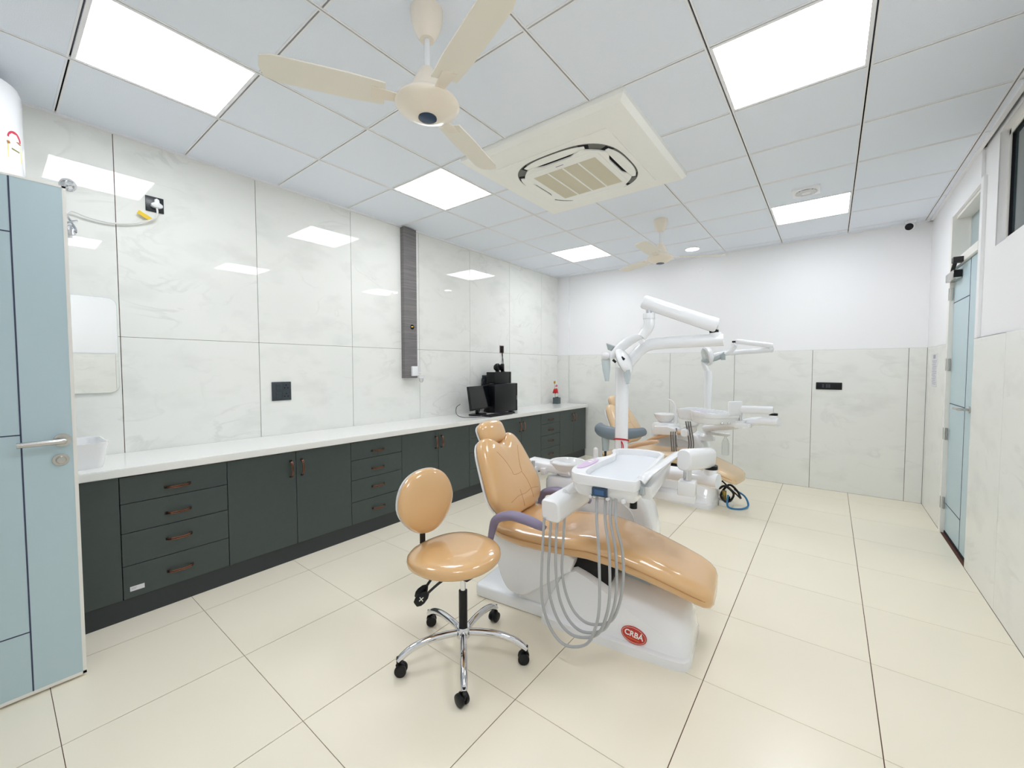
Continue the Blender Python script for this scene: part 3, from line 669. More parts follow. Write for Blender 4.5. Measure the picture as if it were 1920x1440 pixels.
obj('wire', tube(tube(NB(), [(0.004, -0.01, 0.04), (0.012, 0.012, 0.0), (0.01, 0.0, -0.06), (0.012, 0.02, -0.16), (0.02, 0.01, -0.30), (0.06, -0.02, -0.34)], 0.004, 6, smooth=5), [(0.004, 0.0, 0.03), (0.012, -0.012, 0.0), (0.01, 0.012, -0.08), (0.012, 0.0, -0.2), (0.02, -0.005, -0.30)], 0.004, 6, smooth=5), 'cable_black', t)
# computer
zc = zt(3.4)
t = thing('computer_monitor', 'black flat monitor on a stand on the worktop', 'monitor', (0.29, 3.30, zc), math.radians(14))
Ms = T(0, 0, 0.205) @ Ry(math.radians(-8))
obj('screen_housing', box(NB(), -0.025, 0.0, -0.235, 0.275, -0.135, 0.145, 0.004, 2, Ms), 'black_plastic', t)
obj('screen', box(NB(), 0.0, 0.001, -0.225, 0.265, -0.12, 0.135, 0, 1, Ms), 'screen', t, smooth=False)
obj('stand_neck', box(NB(), -0.05, -0.02, -0.025, 0.025, 0.012, 0.2, 0.004), 'black_plastic', t)
obj('stand_foot', prism(NB(), superell(0.09, 0.13, 2.5, 28, (-0.03, 0)), 'z', 0, 0.014, 0.004), 'black_plastic', t)
t = thing('keyboard', 'black keyboard lying in front of the monitor', 'keyboard', (0.47, 3.42, zt(3.4)), math.radians(3))
obj('body', box(NB(), -0.065, 0.065, -0.22, 0.22, 0, 0.016, 0.004), 'black_plastic', t)
_k = obj('key', box(NB(), -0.0075, 0.0075, -0.0075, 0.0075, 0, 0.005, 0.0015, 1), 'black_matt'); KM = _k.data; bpy.data.objects.remove(_k)
for r in range(5):
    for c_ in range(20): inst('key', KM, t, (-0.045+0.021*r, -0.2+0.021*c_, 0.0155))
t = thing('computer_mouse', 'black mouse beside the keyboard', 'mouse', (0.44, 3.72, zt(3.7))); obj('shell', pillow(NB(), superell(0.052, 0.03, 2.4, 28), 0.032, 0.0, 2.2), 'black_plastic', t)
t = thing('computer_tower', 'black desktop computer tower standing on the worktop', 'computer', (0.20, 3.80, zt(3.8)))
obj('case', box(NB(), -0.09, 0.09, -0.225, 0.215, 0.004, 0.36, 0.004), 'black_plastic', t)
obj('front_bezel', box(NB(), -0.092, 0.092, 0.215, 0.24, 0.0, 0.362, 0.006), 'black_matt', t)
obj('logo', box(NB(), 0.092, 0.0926, 0.222, 0.228, 0.14, 0.2), 'print_grey', t, smooth=False)
t = thing('ups_unit', 'black power backup box stacked on the computer tower', 'power supply', (0.19, 3.78, zt(3.8)+0.366))
obj('case', box(NB(), -0.07, 0.07, -0.17, 0.13, 0, 0.145, 0.006), 'black_plastic', t); obj('front_bezel', prism(NB(), [(-0.072, 0.13), (0.072, 0.13), (0.06, 0.175), (-0.06, 0.175)], 'z', 0.0, 0.148, 0.004, 1), 'black_matt', t)
for k, (dx, dy) in enumerate(((0.0, -0.03), (0.0, 0.075))):
    t = thing('desk_speaker', ('round black speaker sitting mid-top of the power backup box', 'round black speaker at the front edge of the power backup box')[k], 'speaker', (0.19+dx, 3.78+dy, zt(3.8)+0.512), math.radians(20+15*k), 'pair of round speakers')
    obj('foot', lathe(NB(), [(0.03, 0), (0.03, 0.006), (0.012, 0.016), (0, 0.016)], 20), 'black_plastic', t)
    obj('shell', lathe(NB(), [(0, -0.05), (0.03, -0.045), (0.05, -0.02), (0.054, 0.008), (0.046, 0.018)], 28, T(0, 0, 0.058) @ Ry(PI/2)), 'black_plastic', t)
    obj('cone', lathe(NB(), [(0.046, 0.016), (0.034, 0.010), (0.012, 0.006), (0, 0.012)], 24, T(0, 0, 0.058) @ Ry(PI/2)), 'hose_dark', t)
for pts, lb in (([(0.13, 3.565, 1.10), (0.15, 3.53, 1.16), (0.12, 3.55, 1.05), (0.18, 3.53, 0.95), (0.14, 3.54, 0.846)], 'black cable curling down beside the computer tower'),
                ([(0.012, 3.70, 1.2), (0.05, 3.63, 1.24), (0.09, 3.55, 1.10), (0.07, 3.58, 1.0), (0.095, 3.52, 0.9), (0.098, 3.50, 0.845)], 'black cable running from the wall socket down behind the monitor'),
                ([(0.14, 3.60, 1.30), (0.10, 3.55, 1.26), (0.14, 3.50, 1.14), (0.10, 3.55, 1.04), (0.16, 3.54, 0.845)], 'black cable hanging from the rear of the power backup box')):
    tag(obj('power_cable', tube(NB(), pts, 0.006, 6, smooth=6), 'cable_black'), lb, 'cable', 'black cables behind the computer')
tag(obj('monitor_cable', tube(NB(), [(0.16, 3.10, 0.97), (0.2, 3.0, 0.94), (0.26, 2.95, 0.87), (0.34, 2.98, 0.8405), (0.42, 3.08, 0.8405), (0.45, 3.2, 0.8405)], 0.0035, 6, smooth=6), 'cable_black'), 'thin black cable looping over the worktop left of the monitor', 'cable')
# flower holder
t = thing('pen_holder', 'small square glass pen holder on the worktop by the corner', 'pen holder', (0.13, 5.29, zt(5.3)))
b = NB(); 
for (x0, x1, y0, y1) in ((-0.045, -0.041, -0.045, 0.045), (0.041, 0.045, -0.045, 0.045), (-0.041, 0.041, -0.045, -0.041), (-0.041, 0.041, 0.041, 0.045)): box(b, x0, x1, y0, y1, 0, 0.1)
obj('walls', b, 'dark_glass', t, smooth=False); obj('base', box(NB(), -0.041, 0.041, -0.041, 0.041, 0, 0.006), 'dark_glass', t, smooth=False)
obj('divider', box(NB(), 0.0, 0.004, -0.041, 0.041, 0.006, 0.11), 'black_plastic', t, smooth=False)
t = thing('artificial_rose', 'red artificial rose with small pink bloom in the glass holder', 'flower', (0.11, 5.27, zt(5.3)+0.007))
obj('stem', tube(tube(NB(), [(0, 0, 0), (0.004, 0.0, 0.1), (0, -0.006, 0.22), (0.0, -0.012, 0.34)], 0.0035, 6, smooth=4), [(0, 0, 0.1), (0.01, 0.02, 0.25)], 0.003, 6), 'stem_green', t)
def rose(r, c, m):
    b = NB()
    pillow(b, superell(r*0.55, r*0.55, 2, 16), r*0.6, r*0.5, 2, 5, T(*c))
    for k in range(10):
        a = k*2.4; up = r*(0.35-0.07*k)
        Mq = T(*c) @ Rz(a) @ T(r*0.42, 0, up) @ Ry(math.radians(78-5*k)); pillow(b, superell(r*0.42, r*0.40, 2.2, 14), r*0.10, r*0.10, 2, 3, Mq)
    return b
obj('bloom', rose(0.066, (0.01, -0.002, 0.19), 'rose_red'), 'rose_red', t); obj('bud', rose(0.03, (0.012, 0.026, 0.275), 'pink'), 'pink', t)
obj('ornament', lathe(NB(), [(0, 0.31), (0.012, 0.318), (0.017, 0.335), (0.012, 0.352), (0, 0.36)], 12, T(0, -0.01, 0)), 'gold', t)

# ---------------------------------------------------------------- things on the other walls
t = thing('switch_bar', 'long black switch and socket bar on the tiled back wall', 'switch', (3.56, Y1, 1.188))
obj('plate', box(NB(), -0.117, 0.117, -0.010, 0, -0.04, 0.04, 0.003), 'black_plastic', t)
for x in (-0.052, -0.018, 0.004): obj('rocker', box(NB(), x-0.009, x+0.009, -0.0125, -0.01, -0.02, 0.02, 0.001, 1), 'switch_dark', t)
for x, z in ((0.055, 0.012), (0.045, -0.01), (0.065, -0.01)): obj('pin_hole', box(NB(), x-0.004, x+0.004, -0.0108, -0.0098, z-0.005, z+0.005), 'void', t, smooth=False)
t = thing('wall_cover_plate', 'small round white blank plate on the painted back wall', 'cover plate', (2.183, Y1, 2.70)); 
obj('disc', lathe(NB(), [(0.032, 0), (0.032, 0.004), (0.026, 0.007), (0.012, 0.005), (0, 0.005)], 24, Rx(PI/2)), 'paint', t)
t = thing('wall_notice', 'narrow printed paper notice on the tiles beside the blue door', 'notice', (RX, 5.17, 1.37))
obj('sheet', box(NB(), -0.002, 0, -0.12, 0.12, -0.155, 0.155), 'paper', t, smooth=False)
b = NB(); box(b, -0.0026, -0.0019, -0.04, 0.06, 0.11, 0.145)
for k in range(14): box(b, -0.0026, -0.0019, -0.10+0.02*(k % 3), 0.10-0.03*(k % 2), 0.085-0.0165*k, 0.090-0.0165*k)
obj('print', b, 'print_grey', t, smooth=False)

# ---------------------------------------------------------------- dentist stool in front
def caster(bm_parts, c, ang, t):
    x, y = c; ct, s_ = math.cos(ang), math.sin(ang)
    Mc = T(x, y, 0) @ Rz(ang)
    cs = obj('caster', tube(NB(), [(0, 0, 0.045), (0, 0, 0.085)], 0.007, 10), 'black_metal', t); cs.matrix_basis = Mc
    for o_ in (-1, 1):
        b = lathe(NB(), [(0, -0.009), (0.02, -0.009), (0.0265, -0.006), (0.0275, 0), (0.0265, 0.006), (0.02, 0.009), (0, 0.009)], 20, T(-0.014, o_*0.014, 0.0277) @ Rx(PI/2))
        obj('wheel', b, 'black_plastic', cs)
    b = NB(); prism(b, [(-0.036, 0.030), (-0.03, 0.05), (-0.014, 0.060), (0.004, 0.058), (0.010, 0.048), (0.006, 0.03), (-0.01, 0.02)], 'y', -0.006, 0.006, 0.002, 1); obj('hood', b, 'black_plastic', cs)
    return cs
def stool(label, loc, rz, leg0, seat_rz):
    t = thing('dentist_stool', label, 'stool', loc)
    for k in range(5):
        a = leg0+k*2*PI/5; c_, s_ = math.cos(a), math.sin(a)
        P_ = [(0.035, 0.118), (0.10, 0.124), (0.18, 0.122), (0.25, 0.106), (0.295, 0.080), (0.312, 0.066)]
        lg = obj('leg', tube(NB(), [(r*c_, r*s_, z) for r, z in P_], [0.0165, 0.0165, 0.0165, 0.016, 0.0155, 0.013], 12, smooth=4), 'chrome', t)
        caster(None, (0.312*c_, 0.312*s_), a+random.uniform(-1.2, 1.2)+0.6, t)
    obj('hub', lathe(NB(), [(0.03, 0.09), (0.034, 0.095), (0.036, 0.135), (0.03, 0.145), (0, 0.145)], 24), 'chrome', t)
    obj('gas_lift_sleeve', tube(NB(), [(0, 0, 0.135), (0, 0, 0.32)], 0.021, 20), 'black_plastic', t)
    obj('piston', tube(NB(), [(0, 0, 0.32), (0, 0, 0.43)], 0.013, 16), 'chrome', t)
    Ms = Rz(seat_rz)
    obj('seat_plate', box(NB(), -0.09, 0.09, -0.07, 0.07, 0.415, 0.445, 0.004, 1, Ms), 'black_metal', t)
    # seat outline: rounded triangle, wide at the back
    ol = []
    for k in range(56):
        a = 2*PI*k/56; c_, s_ = math.cos(a), math.sin(a); ol.append((-0.045+0.215*math.copysign(abs(c_)**0.92, c_), (0.228-0.018*c_)*math.copysign(abs(s_)**0.92, s_)))
    obj('seat', pillow(NB(), ol, 0.06, 0.05, 2.5, 10, T(0, 0, 0.482) @ Ms, dish=0.02), 'vinyl', t)
    # back post bent up from under the seat
    obj('back_post', tube(NB(), [(-0.05, 0, 0.415), (-0.24, 0, 0.415), (-0.278, 0, 0.435), (-0.285, 0, 0.52), (-0.28, 0, 0.72)], 0.019, 8, smooth=4, flat=0.45, upv=(0, 0, 1)), 'black_metal', t).matrix_basis = Ms
    obj('post_tail', box(NB(), -0.294, -0.276, -0.018, 0.018, 0.335, 0.46, 0.003, 1), 'black_metal', t).matrix_basis = Ms
    Mb = Ms @ T(-0.252, 0.0, 0.714) @ Ry(math.radians(-7)) @ frame_to((0, 0, 0), (0, 1, 0), (1, 0, 0))
    ob = []
    for k in range(56):
        a = 2*PI*k/56; c_, s_ = math.cos(a), math.sin(a); wx = 0.182-0.052*max(0, -s_)**1.3-0.01*max(0, s_); ob.append((wx*math.copysign(abs(c_)**0.86, c_), 0.162*math.copysign(abs(s_)**0.9, s_)))
    bk = obj('backrest', pillow(NB(), ob, 0.05, 0.006, 2.4, 9, Mb), 'vinyl', t)
    obj('back_shell', pillow(NB(), [(x*1.012, y*1.012) for x, y in ob], 0.002, 0.03, 3, 7, Mb @ T(0, 0, -0.009)), 'white_plastic', bk)
    for k, (p0, p1, p2) in enumerate((((-0.05, -0.03, 0.42), (-0.13, -0.065, 0.375), (-0.165, -0.085, 0.325)), ((-0.02, -0.04, 0.42), (-0.08, -0.085, 0.365), (-0.125, -0.115, 0.315)))):
        lv = obj('lever', tube(NB(), [p0, p1, p2], 0.0065, 8, smooth=3), 'black_metal', t); lv.matrix_basis = Ms
        d = Vector(p2)-Vector(p1); Mp = frame_to(p2, (0.7, -0.7, 0.4), d)
        pd = obj('lever_paddle', pillow(NB(), superell(0.014, 0.026, 2.3, 20), 0.0, 0.0, 2, 2), 'black_plastic', lv) if False else obj('lever_paddle', loft(NB(), [[Mp @ Vector((x*s, y*s2, z)) for x, y in superell(0.011, 0.025, 2.6, 16)] for s, s2, z in ((0.5, 0.3, -0.005), (0.9, 0.75, 0.012), (1, 1, 0.04), (1, 0.95, 0.06), (0.6, 0.6, 0.078))]), 'black_plastic', lv)
        if k == 1:
            q = Mp @ T(0, 0, 0.035)
            obj('lever_mark', box(box(NB(), 0.0112, 0.0118, -0.012, 0.012, -0.002, 0.002, 0, 1, q), 0.0112, 0.0118, -0.002, 0.002, -0.014, 0.014, 0, 1, q), 'print_white', pd, smooth=False)
    return t
stool('tan vinyl dentist stool with backrest on five chrome caster legs', (2.188, 1.097, 0), 0, math.radians(27.3), math.radians(2))

# ---------------------------------------------------------------- dental units
class Frame:
    """local frame of a dental unit: px(u, v, y) = where the photo's pixel meets the local plane y"""
    def __init__(s, ox, oy, deg):
        a = math.radians(deg); s.o = Vector((ox, oy, 0)); s.rz = a; s.a = Vector((math.cos(a), math.sin(a), 0)); s.n = Vector((-math.sin(a), math.cos(a), 0))
    def px(s, u, v, y):
        D = FW+RT*((u-960)/FOC)-UP*((v-720)/FOC); q = CAM-s.o; t = (y-q.dot(s.n))/D.dot(s.n); P = q+D*t
        return Vector((P.dot(s.a), y, P.z))

def base_cover():
    b = NB(); secs = []
    st_ = [(-0.105, .17, .03, .03), (-0.10, .195, .085, .085), (-0.085, .205, .11, .11), (-0.05, .208, .175, .175), (0.0, .21, .265, .265), (0.04, .21, .315, .32), (0.09, .21, .335, .345), (0.16, .21, .312, .335), (0.30, .21, .238, .315), (0.45, .21, .168, .298), (0.55, .21, .128, .28), (0.60, .207, .112, .262), (0.63, .196, .10, .235), (0.648, .175, .09, .19), (0.656, .15, .05, .12)]
    for x, w, zc_, zs in st_:
        sk = min(0.046, zc_*0.8); half = [(-w, 0), (-w, sk*0.9), (-w+0.006, sk), (-w+0.024, min(sk+0.004, zc_)), (-w+0.030, min(sk+0.014, zc_)), (-w+0.040, zc_-0.012 if zc_ > sk+0.03 else min(sk+0.016, zc_)), (-w+0.056, zc_), (-w*0.62, zc_+(zs-zc_)*0.30), (-w*0.3, zc_+(zs-zc_)*0.8), (0, zs)]
        secs.append([(x, y, z) for y, z in half]+[(x, -y, z) for y, z in reversed(half[:-1])])
    return loft(b, secs)
def seat_cushion():
    b = NB(); secs = []
    S_ = [(-0.455, .47, .02, .05), (-0.45, .47, .13, .075), (-0.435, .472, .19, .095), (-0.40, .470, .225, .105), (-0.33, .462, .248, .108), (-0.2, .452, .255, .108), (-0.08, .455, .255, .112), (0.05, .465, .252, .118), (0.17, .472, .246, .124), (0.30, .458, .236, .122), (0.45, .425, .222, .115), (0.58, .388, .210, .108), (0.66, .362, .200, .105), (0.705, .345, .185, .098), (0.73, .334, .16, .085), (0.742, .328, .12, .06), (0.746, .325, .04, .03)]
    for x, zc_, w, th in S_:
        o_ = []
        for k in range(36):
            a = 2*PI*k/36; ct, s_ = math.cos(a), math.sin(a); e = 0.55
            yy = w*math.copysign(abs(ct)**e, ct); zz = th/2*math.copysign(abs(s_)**(0.62), s_)
            if s_ > 0 and -0.42 < x < 0.15: zz -= 0.016*max(0, 1-(yy/(0.62*w))**2)*math.sin(PI*(x+0.42)/0.57)
            if s_ > 0: zz += 0.004*max(0, 1-abs(abs(yy)/w-0.75)/0.25)
            o_.append((x, yy, zc_+zz))
        secs.append(o_)
    return loft(b, secs)
def back_outline():
    half = [(0.0, 0.003), (0.08, 0.0), (0.145, 0.006), (0.215, 0.032), (0.262, 0.085), (0.278, 0.14), (0.272, 0.20), (0.256, 0.28), (0.238, 0.36), (0.218, 0.425), (0.185, 0.475), (0.140, 0.496), (0.090, 0.484), (0.045, 0.455), (0.0, 0.446)]
    pts = [(x, y, 0) for x, y in half]+[(-x, y, 0) for x, y in reversed(half[1:-1])]
    return [(p.x, p.y) for p in smooth_path(pts, 3, True)]
def hose(t, pts, r, m='hose_grey', name='hose'): return obj(name, tube(NB(), pts, r, 8, smooth=8), m, t)
def spring_arm(t, p0, p1, w, h, name='spring_arm', m='white_plastic', rf=0.42):
    p0, p1 = Vector(p0), Vector(p1); L_ = (p1-p0).length; M = frame_to(p0, (0, 0, 1), p1-p0)
    o2 = rrect(-h/2, h/2, -w/2, w/2, min(w, h)*rf, 5)
    return obj(name, loft(NB(), [[M @ Vector((x*s, y*s, z)) for x, y in o2] for s, z in ((0.86, -0.012), (0.97, -0.006), (1, 0), (1, L_), (0.97, L_+0.006), (0.86, L_+0.012))]), m, t)
def tray_outline():
    pts = [(0.165, -0.385, 0), (0.30, -0.398, 0), (0.425, -0.40, 0), (0.455, -0.37, 0), (0.458, -0.2, 0), (0.456, 0.10, 0), (0.448, 0.28, 0), (0.40, 0.335, 0), (0.31, 0.352, 0), (0.20, 0.325, 0), (0.158, 0.28, 0), (0.162, 0.21, 0), (0.188, 0.13, 0), (0.178, 0.05, 0), (0.128, -0.05, 0), (0.108, -0.17, 0), (0.118, -0.30, 0)]
    return [(p.x, p.y) for p in smooth_path(pts, 3, True)]
def inner_outline():
    pts = [(0.225, -0.365, 0), (0.32, -0.378, 0), (0.42, -0.376, 0), (0.435, -0.35, 0), (0.436, -0.2, 0), (0.434, 0.10, 0), (0.428, 0.265, 0), (0.39, 0.31, 0), (0.31, 0.328, 0), (0.215, 0.305, 0), (0.182, 0.275, 0), (0.184, 0.215, 0), (0.210, 0.13, 0), (0.208, 0.05, 0), (0.195, -0.06, 0), (0.185, -0.18, 0), (0.192, -0.30, 0)]
    return [(p.x, p.y) for p in smooth_path(pts, 3, True)]
def delivery_tray(t, M, zr, blue=True):
    O_ = tray_outline(); I_ = inner_outline(); n = len(O_)
    cx = sum(p[0] for p in O_)/n; cy = sum(p[1] for p in O_)/n
    def sc(pts, s, z): return [M @ Vector((cx+(x-cx)*s, cy+(y-cy)*s, z)) for x, y in pts]
    secs = [sc(O_, 0.80, zr-0.112), sc(O_, 0.90, zr-0.105), sc(O_, 0.955, zr-0.075), sc(O_, 0.965, zr-0.05), sc(O_, 0.99, zr-0.044), sc(O_, 1.0, zr-0.012), sc(O_, 0.99, zr), sc(O_, 0.965, zr+0.002), sc(I_, 1.0, zr-0.001), sc(I_, 0.99, zr-0.01), sc(I_, 0.975, zr-0.034)]
    tr = obj('delivery_tray', loft(NB(), secs), 'white_plastic', t)
    obj('tray_mat', prism(NB(), [((cx+(x-cx)*0.955), (cy+(y-cy)*0.955)) for x, y in I_], 'z', zr-0.034, zr-0.031, 0, M=M), 'tray_mat', tr, smooth=False)
    # touch pad on the wing
    pad = obj('control_pad', prism(NB(), [(p.x, p.y) for p in [Vector((0.152, -0.17, 0))+Rz(math.radians(-4)).to_3x3() @ Vector((x, y, 0)) for x, y in superell(0.026, 0.12, 2.2, 32)]], 'z', zr-0.002, zr+0.0035, 0.001, 1, M), 'lilac_pad', tr)
    for yy in (-0.14, -0.10): obj('pad_button', lathe(NB(), [(0.011, 0), (0.011, 0.0015), (0, 0.002)], 14, M @ T(0.152, yy, zr+0.0035)), 'print_white', pad)
    if blue:
        # raised grab handle on the +x side
        hp = [M @ Vector(p) for p in ((0.455, -0.33, zr-0.01), (0.475, -0.30, zr+0.012), (0.50, -0.12, zr+0.022), (0.525, 0.10, zr+0.03), (0.53, 0.16, zr+0.03))]
        obj('grab_handle', tube(NB(), hp, 0.034, 12, smooth=5, flat=0.4), 'white_plastic', tr)
        obj('side_wing', prism(NB(), [(-0.30, -0.06), (0.12, -0.05), (0.20, 0.02), (0.13, 0.03), (-0.32, 0.0)], 'x', 0.452, 0.50, 0.008, 2, M @ T(0, 0, zr-0.035)), 'white_plastic', tr)
        obj('cup_pocket', prism(NB(), rrect(-0.34, -0.14, -0.075, -0.02, 0.015), 'x', 0.452, 0.472, 0.004, 1, M @ T(0, 0, zr)), 'clear_plastic', tr)
    else:
        obj('grab_handle', box(NB(), 0.30, 0.46, -0.41, -0.385, zr-0.02, zr+0.12, 0.012, 3, M), 'white_plastic', tr)
    if blue:
        d = obj('display', box(NB(), 0.255, 0.325, -0.402, -0.388, zr-0.086, zr-0.048, 0.001, 1, M), 'badge_blue', tr)
        obj('display_glass', box(NB(), 0.268, 0.312, -0.4035, -0.401, zr-0.078, zr-0.056, 0, 1, M), 'display_blue', d, smooth=False)
    for x in (0.245, 0.325, 0.395): obj('knob', lathe(NB(), [(0.011, 0), (0.011, 0.016), (0.008, 0.02), (0, 0.02)], 14, M @ T(x, -0.372, zr-0.095) @ Rx(PI/2)), 'chrome' if x < 0.35 else 'white_plastic', tr)
    obj('tray_foot', tube(NB(), [M @ Vector((0.425, -0.33, zr-0.105)), M @ Vector((0.425, -0.33, zr-0.135))], 0.017, 12), 'black_plastic', tr)
    return tr

def lamp_near(t, P):
    y = 0.42
    hd = obj('operating_lamp', tube(NB(), [P(1204, 631, y), P(1192, 633, y), P(1175, 643, y), P(1158, 657, y), P(1146, 671, y-0.01)], [0.018, 0.026, 0.030, 0.028, 0.020], 14, smooth=5, flat=0.6, upv=(0, 1, 0)), 'white_plastic', t)
    a, b_ = P(1158, 652, y), P(1180, 704, y); c = (a+b_)/2; d = (b_-a).normalized(); n = d.cross(Vector((0, 1, 0)))
    Mh = frame_to(c, d, n if n.x > 0 else -n)
    obj('lamp_shell', pillow(NB(), superell(0.088, 0.115, 2.2, 36), 0.038, 0.012, 2.1, 8, Mh), 'white_plastic', hd)
    obj('reflector', pillow(NB(), superell(0.074, 0.098, 2.2, 32), 0.0, 0.008, 2.4, 5, Mh @ T(0, 0, -0.011)), 'clear_glass', hd)
    for dy, u, v in ((-0.10, 1152, 677), (-0.09, 1168, 672)): obj('vent_slot', box(NB(), -0.012, 0.012, -0.004, 0.004, -0.007, 0.007, 0, 1, T(*P(u, v, y+dy)) @ Ry(0.7)), 'black_matt', hd, smooth=False)
    q = P(1136, 668, y-0.02); obj('handle_joint', pillow(NB(), superell(0.028, 0.028, 2, 20), 0.028, 0.028, 2, 6, T(*q)), 'white_plastic', hd)
    obj('lamp_handle', tube(NB(), [P(1136, 673, y-.02), P(1137, 692, y-.02), P(1138, 715, y-.02)], [0.029, 0.025, 0.013], 14, smooth=5, flat=0.5, upv=(0, 1, 0)), 'clear_plastic', hd)
    obj('lamp_handle', tube(NB(), [P(1175, 694, y-.06), P(1176, 704, y-.06), P(1177, 720, y-.06)], [0.02, 0.02, 0.011], 14, smooth=5, flat=0.6, upv=(0, 1, 0)), 'clear_plastic', hd)
    pts = [P(1139, 644, y+.03), P(1155, 650, y+.03), P(1147, 658, y+.03), P(1142, 656, y+.03)]
    obj('shade_fin', prism(NB(), [(p.x, p.z) for p in pts], 'y', y+.0, y+.06, 0.002, 1), 'grey_plastic', hd, smooth=False)
    k0 = P(1202, 641, y-0.03); obj('pivot_cap', tube(NB(), [k0, k0+Vector((0, 0.03, 0))], 0.014, 12), 'white_plastic', hd)
def lamp_far(t, Q):
    y = 0.20
    hd = obj('operating_lamp', tube(NB(), [Q(1360, 662, y), Q(1352, 668, y), Q(1338, 674, y-.03), Q(1322, 677, y-.06), Q(1316, 675, y-.06)], [0.020, 0.024, 0.022, 0.018, 0.012], 12, smooth=4, flat=0.6, upv=(0, 1, 0)), 'grey_plastic', t)
    c = Q(1324, 668, y); Mh = frame_to(c, (0, 0, 1), (-0.75, -0.6, -0.25))
    obj('lamp_shell', pillow(NB(), superell(0.105, 0.115, 2.2, 36), 0.015, 0.07, 2.1, 8, Mh), 'white_plastic', hd)
    obj('reflector', pillow(NB(), superell(0.088, 0.098, 2.2, 32), 0.008, 0.0, 2.4, 5, Mh @ T(0, 0, 0.0145)), 'clear_glass', hd)
    obj('handle_joint', tube(NB(), [Q(1356, 664, y-.02), Q(1356, 675, y-.02)], [0.02, 0.022], 12), 'grey_plastic', hd)

